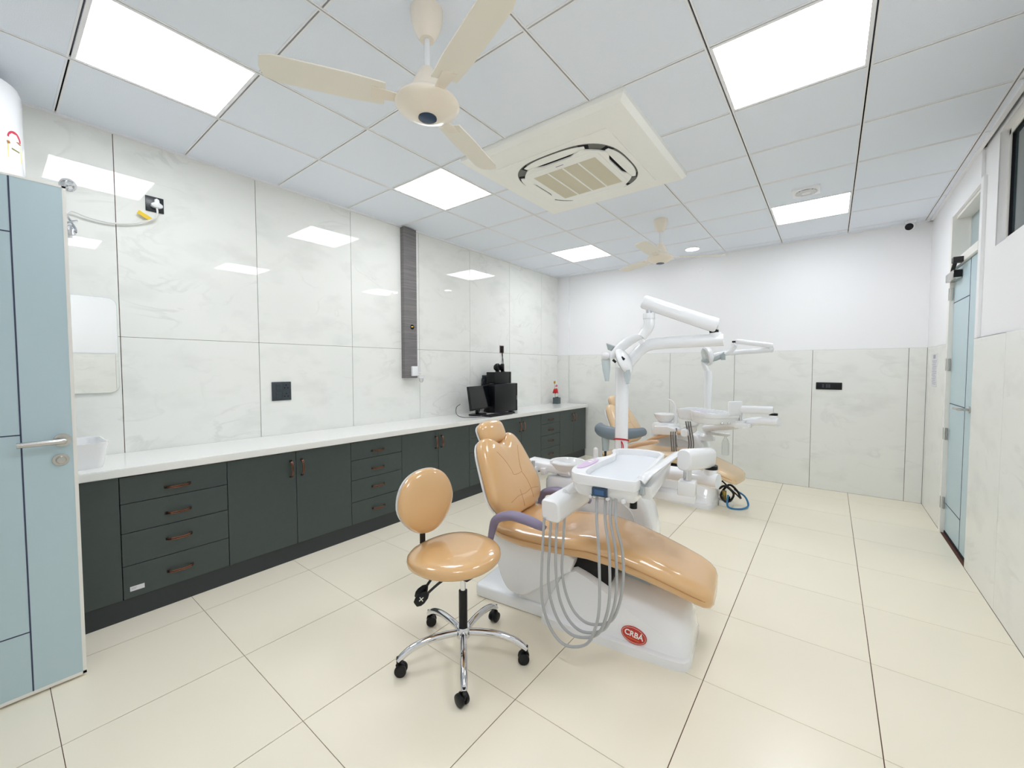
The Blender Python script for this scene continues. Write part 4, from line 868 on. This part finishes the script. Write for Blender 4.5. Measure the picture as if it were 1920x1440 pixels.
def dental_unit(label, fr, cfg):
    V = cfg['vinyl']; t = thing('dental_unit', label, 'dental chair', tuple(fr.o), fr.rz)
    obj('rear_plate', prism(NB(), rrect(-0.575, -0.03, -0.165, 0.165, 0.035), 'z', 0, 0.072, 0.012, 3), 'white_enamel', t)
    bc = obj('base_cover', base_cover(), 'white_enamel', t, ang=38)
    obj('lift_mechanism', prism(NB(), [(0.0, 0.15), (0.22, 0.15), (0.30, 0.39), (0.0, 0.40)], 'y', -0.14, 0.14), 'black_matt', t, smooth=False)
    obj('lift_cover', prism(NB(), [(-0.28, 0.06), (0.02, 0.06), (0.02, 0.33), (-0.20, 0.33)], 'y', -0.15, 0.15, 0.01, 2), 'white_enamel', t)
    sh = [(-0.41, 0.43), (0.05, 0.425), (0.065, 0.33), (0.04, 0.305), (-0.17, 0.145), (-0.235, 0.112), (-0.30, 0.118), (-0.35, 0.165), (-0.395, 0.28)]
    obj('seat_shroud', prism(NB(), [(p.x, p.y) for p in smooth_path([(x, z, 0) for x, z in sh], 3, True)], 'y', -0.20, 0.20, 0.014, 3), 'white_enamel', t)
    Mseat = T(*cfg.get('seat_shift', (0, 0, 0)))
    se = obj('seat_cushion', seat_cushion(), V, t, ang=60); se.matrix_basis = Mseat
    obj('legrest_bracket', box(NB(), 0.30, 0.44, -0.04, 0.04, 0.28, 0.41), 'grey_plastic', se, smooth=False)
    for s in (-1, 1):
        obj('side_piping', tube(NB(), [(x, s*(w+dw), z) for x, w, dw, z in ((-0.42, .20, .003, .475), (-0.33, .243, .005, .468), (-0.2, .255, .002, .46), (0.0, .253, .002, .466), (0.17, .246, .002, .478), (0.30, .236, .002, .464), (0.45, .222, .002, .43), (0.58, .21, .002, .392), (0.66, .198, .003, .366), (0.71, .176, .004, .346))], 0.0025, 6, smooth=4), 'seam', se)
    # backrest
    lean = math.radians(cfg['lean']); piv = Vector(cfg['pivot'])
    Mb = T(*piv) @ Ry(-lean) @ frame_to((0, 0, 0), (0, 1, 0), (1, 0, 0))       # outline x -> local y, outline y -> up, dome -> +x
    bo = back_outline()
    bk = obj('backrest', pillow(NB(), bo, 0.085, 0.022, 3.0, 12, Mb, dish=0.014), V, t, ang=70)
    obj('back_shell', pillow(NB(), [(x*0.985, 0.235+(y-0.235)*0.985) for x, y in bo], 0.0, 0.04, 3.2, 8, Mb @ T(0, 0, -0.016)), 'white_enamel', bk)
    def onb(x, y):                                     # point on the domed front surface
        best = 0.0; n_ = len(bo); mx = sum(p[0] for p in bo)/n_; my = sum(p[1] for p in bo)/n_; th = math.atan2(y-my, x-mx)
        q = min(bo, key=lambda p: abs((math.atan2(p[1]-my, p[0]-mx)-th+PI) % (2*PI)-PI)); s = min(0.999, math.hypot(x-mx, y-my)/math.hypot(q[0]-mx, q[1]-my))
        return Mb @ Vector((x, y, 0.085*(1-s**3)**(1/3)-0.014*(1-s*s)-0.0008))
    for line in ([(-0.125, 0.39), (-0.085, 0.33), (-0.055, 0.26), (-0.045, 0.225), (0.045, 0.225), (0.055, 0.26), (0.085, 0.33), (0.125, 0.39)], [(0.045, 0.225), (0.07, 0.17), (0.08, 0.10), (0.08, 0.05)], [(-0.045, 0.13), (-0.045, 0.08), (-0.04, 0.03)], [(-0.17, 0.085), (-0.08, 0.10), (0.0, 0.095), (0.09, 0.105), (0.18, 0.09)]):
        obj('seam', tube(NB(), [onb(x, y) for x, y in smooth_line(line)], 0.002, 6), 'seam', bk)
    # headrest
    hp = Mb @ Vector((0, cfg['head'][0], cfg['head'][1])); Mh = T(*hp) @ Ry(-lean+math.radians(cfg['head'][2])) @ frame_to((0, 0, 0), (0, 1, 0), (1, 0, 0))
    hr = obj('headrest', pillow(NB(), superell(0.128, 0.078, 3.2, 44), 0.058, 0.02, 2.6, 9, Mh), V, t, ang=70)
    obj('headrest_shell', pillow(NB(), superell(0.124, 0.074, 3.2, 36), 0, 0.028, 3, 6, Mh @ T(0, 0, -0.014)), 'white_enamel', hr)
    obj('headrest_slider', box(NB(), -0.022, 0.022, -0.14, 0.03, -0.052, -0.04, 0.003, 1, Mh), 'hose_dark', hr)
    obj('headrest_knob', lathe(NB(), [(0, -0.075), (0.022, -0.072), (0.022, -0.05), (0, -0.048)], 18, Mh), 'white_plastic', hr)
    # armrests
    for s, k in ((-1, 0), (1, 1)):
        y = s*0.30; a_ = cfg['arms'][k]
        ar = obj('armrest', tube(NB(), [Vector(p)+Vector((0, y, 0)) for p in a_], [0.02, 0.027, 0.034, 0.037, 0.036, 0.032, 0.02], 14, smooth=5, flat=0.7, upv=(1, 0, 0.4)), cfg['arm_mat'], t)
    # cuspidor side cabinet, bowl, light pole
    cx, cyy = cfg['cusp']
    cp = [(-0.31, 0.0), (-0.315, 0.40), (-0.29, 0.52), (-0.2, 0.60), (-0.05, 0.635), (0.14, 0.64), (0.255, 0.605), (0.325, 0.5), (0.362, 0.36), (0.37, 0.2), (0.35, 0.0)]
    zs = cfg['cusp_h']
    hb = obj('cuspidor_housing', prism(NB(), [(cx+x, z*zs) for x, z in cp], 'y', cyy-0.13, cyy+0.13, 0.04, 4), 'white_enamel', t)
    obj('arch_ridge', tube(NB(), [(cx-0.05, cyy-0.131, 0.535*zs), (cx+0.10, cyy-0.131, 0.54*zs), (cx+0.19, cyy-0.131, 0.51*zs), (cx+0.245, cyy-0.131, 0.44*zs), (cx+0.27, cyy-0.131, 0.32*zs)], 0.008, 8, smooth=5, flat=0.6), 'white_enamel', hb)
    bx, by, bz = cfg['bowl']
    bw = obj('spittoon_bowl', lathe(NB(), [(0.05, -0.10), (0.075, -0.085), (0.11, -0.04), (0.128, 0.0), (0.126, 0.006), (0.116, 0.002), (0.095, -0.04), (0.05, -0.07), (0, -0.075)], 32, T(bx, by, bz)), 'ceramic', t)
    obj('bowl_stand', loft(NB(), [[(bx+x*s, by+y*s, z) for x, y in rrect(-0.14, 0.16, -0.10, 0.12, 0.05)] for s, z in ((1.0, cfg['cusp_h']*0.55), (1.0, bz-0.13), (0.9, bz-0.10), (0.5, bz-0.09))]), 'white_enamel', bw)
    obj('cup_filler', tube(NB(), cfg['filler'], cfg['filler_r'], 12, smooth=4), 'white_plastic', bw)
    obj('bowl_rinse_spout', tube(NB(), [(bx+0.15, by+0.02, bz-0.08), (bx+0.15, by+0.02, bz+0.0), (bx+0.14, by+0.015, bz+0.02)], 0.014, 10), 'white_plastic', bw)
    px_, py_, pz0, pz1 = cfg['pole']
    po = obj('light_pole', tube(NB(), [(px_, py_, 0.55*zs), (px_, py_, pz1)], 0.042, 24), 'white_enamel', t)
    obj('pole_collar', lathe(NB(), [(0.085, 0.55*zs), (0.085, pz0-0.03), (0.06, pz0), (0.042, pz0+0.004)], 28, T(px_, py_, 0)), 'white_enamel', po)
    # lamp arms
    A_ = cfg['lamp']
    obj('lamp_lower_arm', tube(NB(), A_['lower'], A_['r'], 16, smooth=6), 'white_enamel', t)
    rs = obj('arm_riser', tube(NB(), [A_['elbow0'], A_['elbow1']], [A_['r']*0.95, A_['r']*0.9], 16), 'white_enamel', t)
    obj('riser_pin', tube(NB(), [A_['elbow1'], A_['up0']], 0.016, 12), 'chrome', rs)
    u_ = Vector(A_['up0'])-Vector((0, 0, A_['h']*0.46)); obj('riser_seal', box(NB(), u_.x-0.8*A_['r'], u_.x+0.5*A_['r'], u_.y-0.5*A_['r'], u_.y+0.5*A_['r'], u_.z-0.003, u_.z+0.012), 'black_matt', rs, smooth=False)
    spring_arm(t, A_['up0'], A_['up1'], A_['w'], A_['h'], 'lamp_spring_arm', 'white_enamel')
    sm = A_['stem']; ls = obj('lamp_stem', tube(NB(), sm[2:], [A_['r']*0.92, A_['r']*0.95, A_['r']*0.9, A_['r']*0.8][:len(sm)-2], 14, smooth=5), 'white_enamel', t)
    obj('stem_pin', tube(NB(), sm[:2], 0.017*A_['r']/0.036, 12), 'chrome', ls)
    obj('stem_collar', tube(NB(), [sm[1], sm[2]], A_['r']*1.0, 16), 'white_enamel', ls)
    u_ = Vector(sm[0]); obj('stem_seal', box(NB(), u_.x-0.7*A_['r'], u_.x+0.5*A_['r'], u_.y-0.5*A_['r'], u_.y+0.5*A_['r'], u_.z-0.008, u_.z+0.01), 'black_matt', ls, smooth=False)
    A_['head'](t)
    # delivery arm
    D_ = cfg['darm']
    obj('delivery_pipe', tube(NB(), D_['pipe'], 0.042, 18, smooth=3), 'white_enamel', t)
    obj('pivot_post', tube(NB(), D_['post'], 0.034, 18), 'white_enamel', t)
    obj('pivot_cap', tube(NB(), [Vector(D_['post'][-1]), Vector(D_['post'][-1])+Vector((0, 0, 0.02))], 0.036, 18), 'black_plastic', t)
    spring_arm(t, D_['arm'][0], D_['arm'][1], D_['w'], D_['h'], 'delivery_spring_arm')
    obj('chrome_post', tube(NB(), D_['chrome'], 0.02, 16), 'chrome', t)
    q = Vector(D_['chrome'][0]); obj('swivel_block', box(NB(), q.x-0.04, q.x+0.04, q.y-0.045, q.y+0.045, q.z-0.075, q.z, 0.006), 'white_plastic', t)
    e = D_['bracket']; obj('tray_bracket', box(NB(), *e, 0.006), 'white_plastic', t)
    return t
def smooth_line(l): return [(p.x, p.y) for p in smooth_path([(x, y, 0) for x, y in l], 4)]

A = Frame(2.423, 1.748, 7.3)
P = A.px
lam_y = 0.50
cfg1 = dict(vinyl='vinyl', lean=26, pivot=(-0.338, 0.02, 0.512), head=(0.525, -0.005, 2), arm_mat='lilac',
    arms=([(-0.365, 0, 0.44), (-0.352, 0, 0.50), (-0.325, 0, 0.565), (-0.24, 0, 0.602), (-0.15, 0, 0.60), (-0.07, 0, 0.585), (-0.03, 0, 0.572)],
          [(-0.365, 0, 0.44), (-0.352, 0, 0.50), (-0.325, 0, 0.555), (-0.24, 0, 0.580), (-0.15, 0, 0.572), (-0.06, 0, 0.560), (0.0, 0, 0.548)]),
    filler=[P(1117, 872, .5), P(1117, 858, .5), P(1117, 846, .5), P(1117, 841, .5), P(1117, 839, .5)], filler_r=[0.017, 0.017, 0.016, 0.014, 0.006], cusp=(0.0, 0.56), cusp_h=1.0, bowl=(-0.24, 0.50, 0.735), pole=(0.137, 0.5, 0.80, 1.40),
    lamp=dict(r=0.036, lower=[(0.137, 0.5, 1.38), P(1172, 690, .5), P(1190, 668, .5), P(1212, 649, .5), P(1250, 643, .5), P(1300, 640, .5), P(1357, 637, .5)],
        elbow0=P(1342, 636, .5), elbow1=P(1341, 624, .5), up0=P(1341, 610, .49), up1=P(1209, 566, .44), w=0.075, h=0.085,
        stem=[P(1216, 575, .44), P(1217, 588, .44), P(1217, 598, .44), P(1217, 608, .44), P(1212, 620, .44), P(1203, 632, .43)], head=lambda t: lamp_near(t, P)),
    darm=dict(pipe=[(0.10, 0.47, 0.745), (0.40, 0.40, 0.77), (0.60, 0.32, 0.785), (0.725, 0.28, 0.785)], post=[(0.685, 0.295, 0.785), (0.685, 0.295, 0.845)], arm=[(0.588, 0.03, 0.935), (0.675, 0.30, 0.905)], w=0.075, h=0.11,
        chrome=[(0.60, 0.045, 0.83), (0.60, 0.045, 0.91)], bracket=(0.36, 0.64, 0.0, 0.10, 0.725, 0.765)))
u1 = dental_unit('white dental chair unit with caramel cushions and a red oval badge on its base', A, cfg1)
tr1 = delivery_tray(u1, Matrix.Identity(4), 0.905)
# handpiece rest and hoses
hr_ = spring_arm(u1, (0.055, -0.405, 0.715), (0.095, -0.13, 0.735), 0.105, 0.11, 'handpiece_rest', rf=0.26)
obj('rest_neck', tube(NB(), [(0.085, -0.30, 0.775), (0.12, -0.22, 0.80), (0.17, -0.18, 0.81)], [0.022, 0.028, 0.03], 12, smooth=3), 'white_plastic', hr_)
for k, (hx, hy, tx, zb_) in enumerate(((0.025, -0.42, 0.268, 0.105), (0.052, -0.40, 0.308, 0.15), (0.085, -0.40, 0.332, 0.17), (0.105, -0.36, 0.356, 0.205))):
    mx = (hx+tx)/2+0.01; yb = -0.44+0.02*k
    hose(u1, [(hx, hy, 0.68), (hx-0.006, hy-0.005, 0.53), (hx-0.004, yb, zb_+0.22), (hx+0.018, yb, zb_+0.11), (hx+0.065, yb, zb_+0.03), (mx, yb, zb_), (tx-0.02, yb, zb_+0.04), (tx+0.022, yb, zb_+0.13), (tx+0.04, yb, zb_+0.25), (tx+0.032, yb+0.01, 0.58), (tx+0.01, -0.40, 0.72), (tx, -0.365, 0.82)], 0.0068)
# assistant holder with suction hoses beside the bowl
ah = obj('assistant_holder', prism(NB(), [(-0.56, 0.665), (-0.565, 0.70), (-0.52, 0.735), (-0.22, 0.72), (-0.19, 0.70), (-0.19, 0.665)], 'y', 0.40, 0.54, 0.014, 3), 'white_plastic', u1)
for k, x in enumerate((-0.49, -0.445, -0.37)):
    obj('holder_clip', box(NB(), x-0.018, x+0.018, 0.36, 0.41, 0.655, 0.70, 0.004), 'white_plastic', ah)
    if k < 2: obj('suction_tip', tube(NB(), [(x, 0.365, 0.64), (x, 0.365, 0.745)], 0.012, 10), 'hose_grey', ah)
hose(u1, [(-0.445, 0.365, 0.65), (-0.44, 0.36, 0.52), (-0.40, 0.37, 0.40), (-0.36, 0.42, 0.30), (-0.30, 0.50, 0.25)], 0.011, 'hose_grey', 'suction_hose')
hose(u1, [(-0.49, 0.365, 0.65), (-0.49, 0.38, 0.5), (-0.43, 0.42, 0.36), (-0.30, 0.52, 0.30)], 0.009, 'hose_dark', 'suction_hose')
# red cord tied round the pole
b = NB(); tube(b, [(0.137+0.046*math.cos(q), 0.5+0.046*math.sin(q), 0.925-0.012*math.sin(q)) for q in [2*PI*k/16 for k in range(16)]], 0.005, 6, closed=True)
tube(b, [(0.15, 0.452, 0.925), (0.156, 0.445, 0.88), (0.148, 0.445, 0.83)], 0.003, 6, smooth=3); tube(b, [(0.15, 0.452, 0.925), (0.163, 0.445, 0.905), (0.166, 0.445, 0.875)], 0.003, 6, smooth=3)
tag(obj('red_cord', b, 'cord_red'), 'thin red cord knotted round the white lamp pole', 'cord'); o_ = bpy.data.objects['red_cord']; o_.location = tuple(A.o); o_.rotation_euler = (0, 0, A.rz)
# badge on the base cover
pb = P(1189, 1190, -0.176); nb = Vector((0.0, -1, 0.16)).normalized(); xb = (P(1210, 1199, -0.205)-P(1168, 1180, -0.205)).normalized()
Mb_ = frame_to(pb+nb*0.010, xb, nb)
bd = obj('badge', prism(NB(), superell(0.062, 0.038, 2, 48), 'z', -0.03, 0.0, 0, M=Mb_), 'badge_red', u1, smooth=False)
obj('badge_ring', tube(NB(), [Mb_ @ Vector((x, y, 0.0)) for x, y in superell(0.057, 0.0335, 2, 40)], 0.0009, 6, closed=True), 'badge_ring', bd)
text_mesh('CRBA', 0.036, Mb_ @ T(0, 0.003, 0.0004), 'print_white', 'badge_letters', bd)
obj('badge_accent', prism(NB(), [(0.030, 0.017), (0.037, 0.017), (0.036, 0.024)], 'z', 0, 0.001, 0, M=Mb_), 'print_white', bd, smooth=False)
obj('badge_line', box(NB(), -0.03, 0.03, -0.0195, -0.0165, 0, 0.0006, 0, 1, Mb_), 'print_orange', bd, smooth=False)

# second unit by the back wall
B = Frame(2.05, 4.3, -8)
Q = B.px
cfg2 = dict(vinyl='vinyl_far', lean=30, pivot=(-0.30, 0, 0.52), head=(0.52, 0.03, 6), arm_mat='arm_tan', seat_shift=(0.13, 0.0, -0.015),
    arms=([(-0.30, 0, 0.46), (-0.24, 0, 0.50), (-0.15, 0, 0.53), (-0.05, 0, 0.57), (0.05, 0, 0.60), (0.12, 0, 0.62), (0.17, 0, 0.63)],
          [(-0.30, 0, 0.46), (-0.24, 0, 0.52), (-0.10, 0, 0.58), (0.0, 0, 0.62), (0.10, 0, 0.645), (0.18, 0, 0.66), (0.23, 0, 0.665)]),
    filler=[Q(1266, 800, .45), Q(1266, 772, .45), Q(1265, 760, .45), Q(1260, 752, .45), Q(1253, 749, .45)], filler_r=[0.02, 0.018, 0.012, 0.01, 0.009], cusp=(0.0, 0.58), cusp_h=1.02, bowl=(-0.12, 0.45, 0.83), pole=(0.34, 0.55, 0.64, 1.36),
    lamp=dict(r=0.026, lower=[(0.34, 0.55, 1.34), Q(1318, 676, .5), Q(1335, 667, .45), Q(1365, 662, .4), Q(1448, 656, .3)],
        elbow0=Q(1446, 656, .3), elbow1=Q(1446, 652, .3), up0=Q(1446, 648, .3), up1=Q(1382, 640, .22), w=0.055, h=0.05,
        stem=[Q(1377, 641, .2), Q(1377, 644, .2), Q(1377, 648, .2), Q(1374, 654, .2), Q(1368, 660, .2), Q(1360, 664, .2)], head=lambda t: lamp_far(t, Q)),
    darm=dict(pipe=[(0.34, 0.5, 0.70), (0.72, 0.25, 0.80), (0.95, 0.08, 0.88), (1.17, 0.02, 0.90)], post=[(1.12, 0.03, 0.90), (1.12, 0.03, 0.955)], arm=[(0.76, 0.0, 0.99), (1.11, 0.02, 1.0)], w=0.06, h=0.075,
        chrome=[(0.85, 0.0, 0.885), (0.85, 0.0, 0.965)], bracket=(0.62, 0.94, -0.05, 0.05, 0.82, 0.862)))
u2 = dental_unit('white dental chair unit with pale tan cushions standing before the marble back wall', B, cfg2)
Mt = T(0.50, 0.02, 0) @ Rz(math.radians(60)) @ Matrix.Scale(0.85, 4, (0, 1, 0)) @ T(-0.29, 0.02, 0)
delivery_tray(u2, Mt, 0.955, False)
r2 = spring_arm(u2, Q(1283, 812, -0.12), Q(1300, 804, 0.1), 0.075, 0.08, 'handpiece_rest')
obj('rest_rail', tube(NB(), [Q(1283, 800, -.05), Q(1300, 799, -.05), Q(1308, 797, -.05), Q(1311, 788, -.05)], 0.012, 10, smooth=3), 'white_plastic', r2)
for k in range(3):
    p0 = Q(1258+4*k, 818, -0.12); hose(u2, [p0+Vector((0, 0, 0.05)), p0, p0+Vector((0.01, 0, -0.12)), p0+Vector((0.03, 0.0, -0.24)), p0+Vector((0.10, 0.02, -0.26)), p0+Vector((0.17, 0.05, -0.10)), Q(1286+4*k, 790, -0.1)], 0.007, 'hose_dark')
ah = obj('assistant_holder', prism(NB(), [(-0.16, 0.60), (-0.16, 0.70), (0.0, 0.715), (0.10, 0.69), (0.12, 0.62)], 'y', 0.25, 0.40, 0.012, 3), 'white_plastic', u2)
hose(u2, [(0.10, 0.28, 0.70), (0.11, 0.25, 0.55), (0.16, 0.24, 0.42), (0.22, 0.30, 0.36)], 0.009, 'hose_dark', 'suction_hose')
wb2 = obj('water_bottle_bracket', box(NB(), 0.36, 0.60, 0.46, 0.52, 0.64, 0.67, 0.004), 'white_plastic', u2)
obj('water_bottle', lathe(NB(), [(0.036, 0), (0.04, 0.01), (0.04, 0.13), (0.03, 0.165), (0.014, 0.19), (0.014, 0.215), (0, 0.215)], 20, T(0.56, 0.49, 0.43)), 'clear_glass', wb2)
b = NB()
tag(obj('floor_cable', tube(tube(NB(), [(2.70, 4.28, 0.16), (2.76, 4.26, 0.20), (2.83, 4.30, 0.12), (2.79, 4.22, 0.05), (2.72, 4.26, 0.10), (2.78, 4.33, 0.20), (2.86, 4.30, 0.16), (2.9, 4.26, 0.10)], 0.011, 8, smooth=6), [(2.72, 4.30, 0.24), (2.80, 4.30, 0.17), (2.89, 4.28, 0.10)], 0.008, 8), 'cable_black'), 'black cables bunched behind the base of the far dental chair', 'cable')
tag(obj('blue_air_hose', tube(NB(), [(2.79, 4.24, 0.12), (2.79, 4.20, 0.04), (2.82, 4.18, 0.011), (2.91, 4.21, 0.011), (2.96, 4.30, 0.03), (2.92, 4.36, 0.10), (2.82, 4.38, 0.15)], 0.009, 8, smooth=6), 'cable_blue'), 'blue air hose lying on the floor behind the far dental chair', 'hose')
t = thing('floor_connection_box', 'small cream connection box on the floor behind the far dental chair', 'box', (2.77, 4.27, 0), math.radians(-8))
obj('body', box(NB(), -0.055, 0.055, -0.05, 0.05, 0, 0.055, 0.006), 'cream', t); obj('coupling', tube(NB(), [(-0.02, 0, 0.055), (-0.02, 0, 0.15)], 0.02, 12), 'brass_part', t); obj('valve', tube(NB(), [(0.025, 0, 0.055), (0.025, 0, 0.10)], 0.012, 10), 'black_plastic', t)

# ---------------------------------------------------------------- assistant stool with the curved grey rest
sx, sy = 1.90, 3.71
t = thing('assistant_stool', 'assistant stool with a curved grey body rest behind the lamp pole', 'stool', (sx, sy, 0))
for k in range(5):
    a = 0.4+k*2*PI/5; c_, s_ = math.cos(a), math.sin(a)
    obj('leg', tube(NB(), [(r*c_, r*s_, z) for r, z in ((0.03, 0.115), (0.12, 0.115), (0.24, 0.09), (0.30, 0.065))], 0.016, 10, smooth=3), 'chrome', t); caster(None, (0.30*c_, 0.30*s_), a+0.5, t)
obj('hub', lathe(NB(), [(0.034, 0.09), (0.036, 0.135), (0.03, 0.145), (0, 0.145)], 20), 'chrome', t)
obj('gas_lift_sleeve', tube(NB(), [(0, 0, 0.13), (0, 0, 0.35)], 0.021, 16), 'black_plastic', t)
obj('piston', tube(NB(), [(0, 0, 0.35), (0, 0, 0.46)], 0.013, 12), 'chrome', t)
obj('seat', pillow(NB(), superell(0.20, 0.20, 2.2, 44), 0.045, 0.045, 2.6, 8, T(0, 0, 0.495)), 'vinyl', t)
rr = [(-0.20, -0.10, 0.80), (-0.17, -0.17, 0.772), (-0.08, -0.225, 0.755), (0.04, -0.23, 0.75), (0.14, -0.18, 0.755), (0.20, -0.10, 0.76), (0.215, -0.02, 0.762)]
obj('body_rest', tube(NB(), rr, [0.032, 0.06, 0.068, 0.064, 0.056, 0.05, 0.045], 14, smooth=5, flat=0.95), 'grey_pad', t)
obj('rest_bracket', tube(NB(), [(-0.085, -0.225, 0.73), (-0.085, -0.225, 0.57)], [0.042, 0.030], 16), 'grey_plastic', t)
obj('rest_post', tube(NB(), [(-0.085, -0.225, 0.58), (-0.085, -0.225, 0.44), (-0.06, -0.16, 0.425), (0, 0, 0.43)], 0.012, 10), 'black_metal', t)
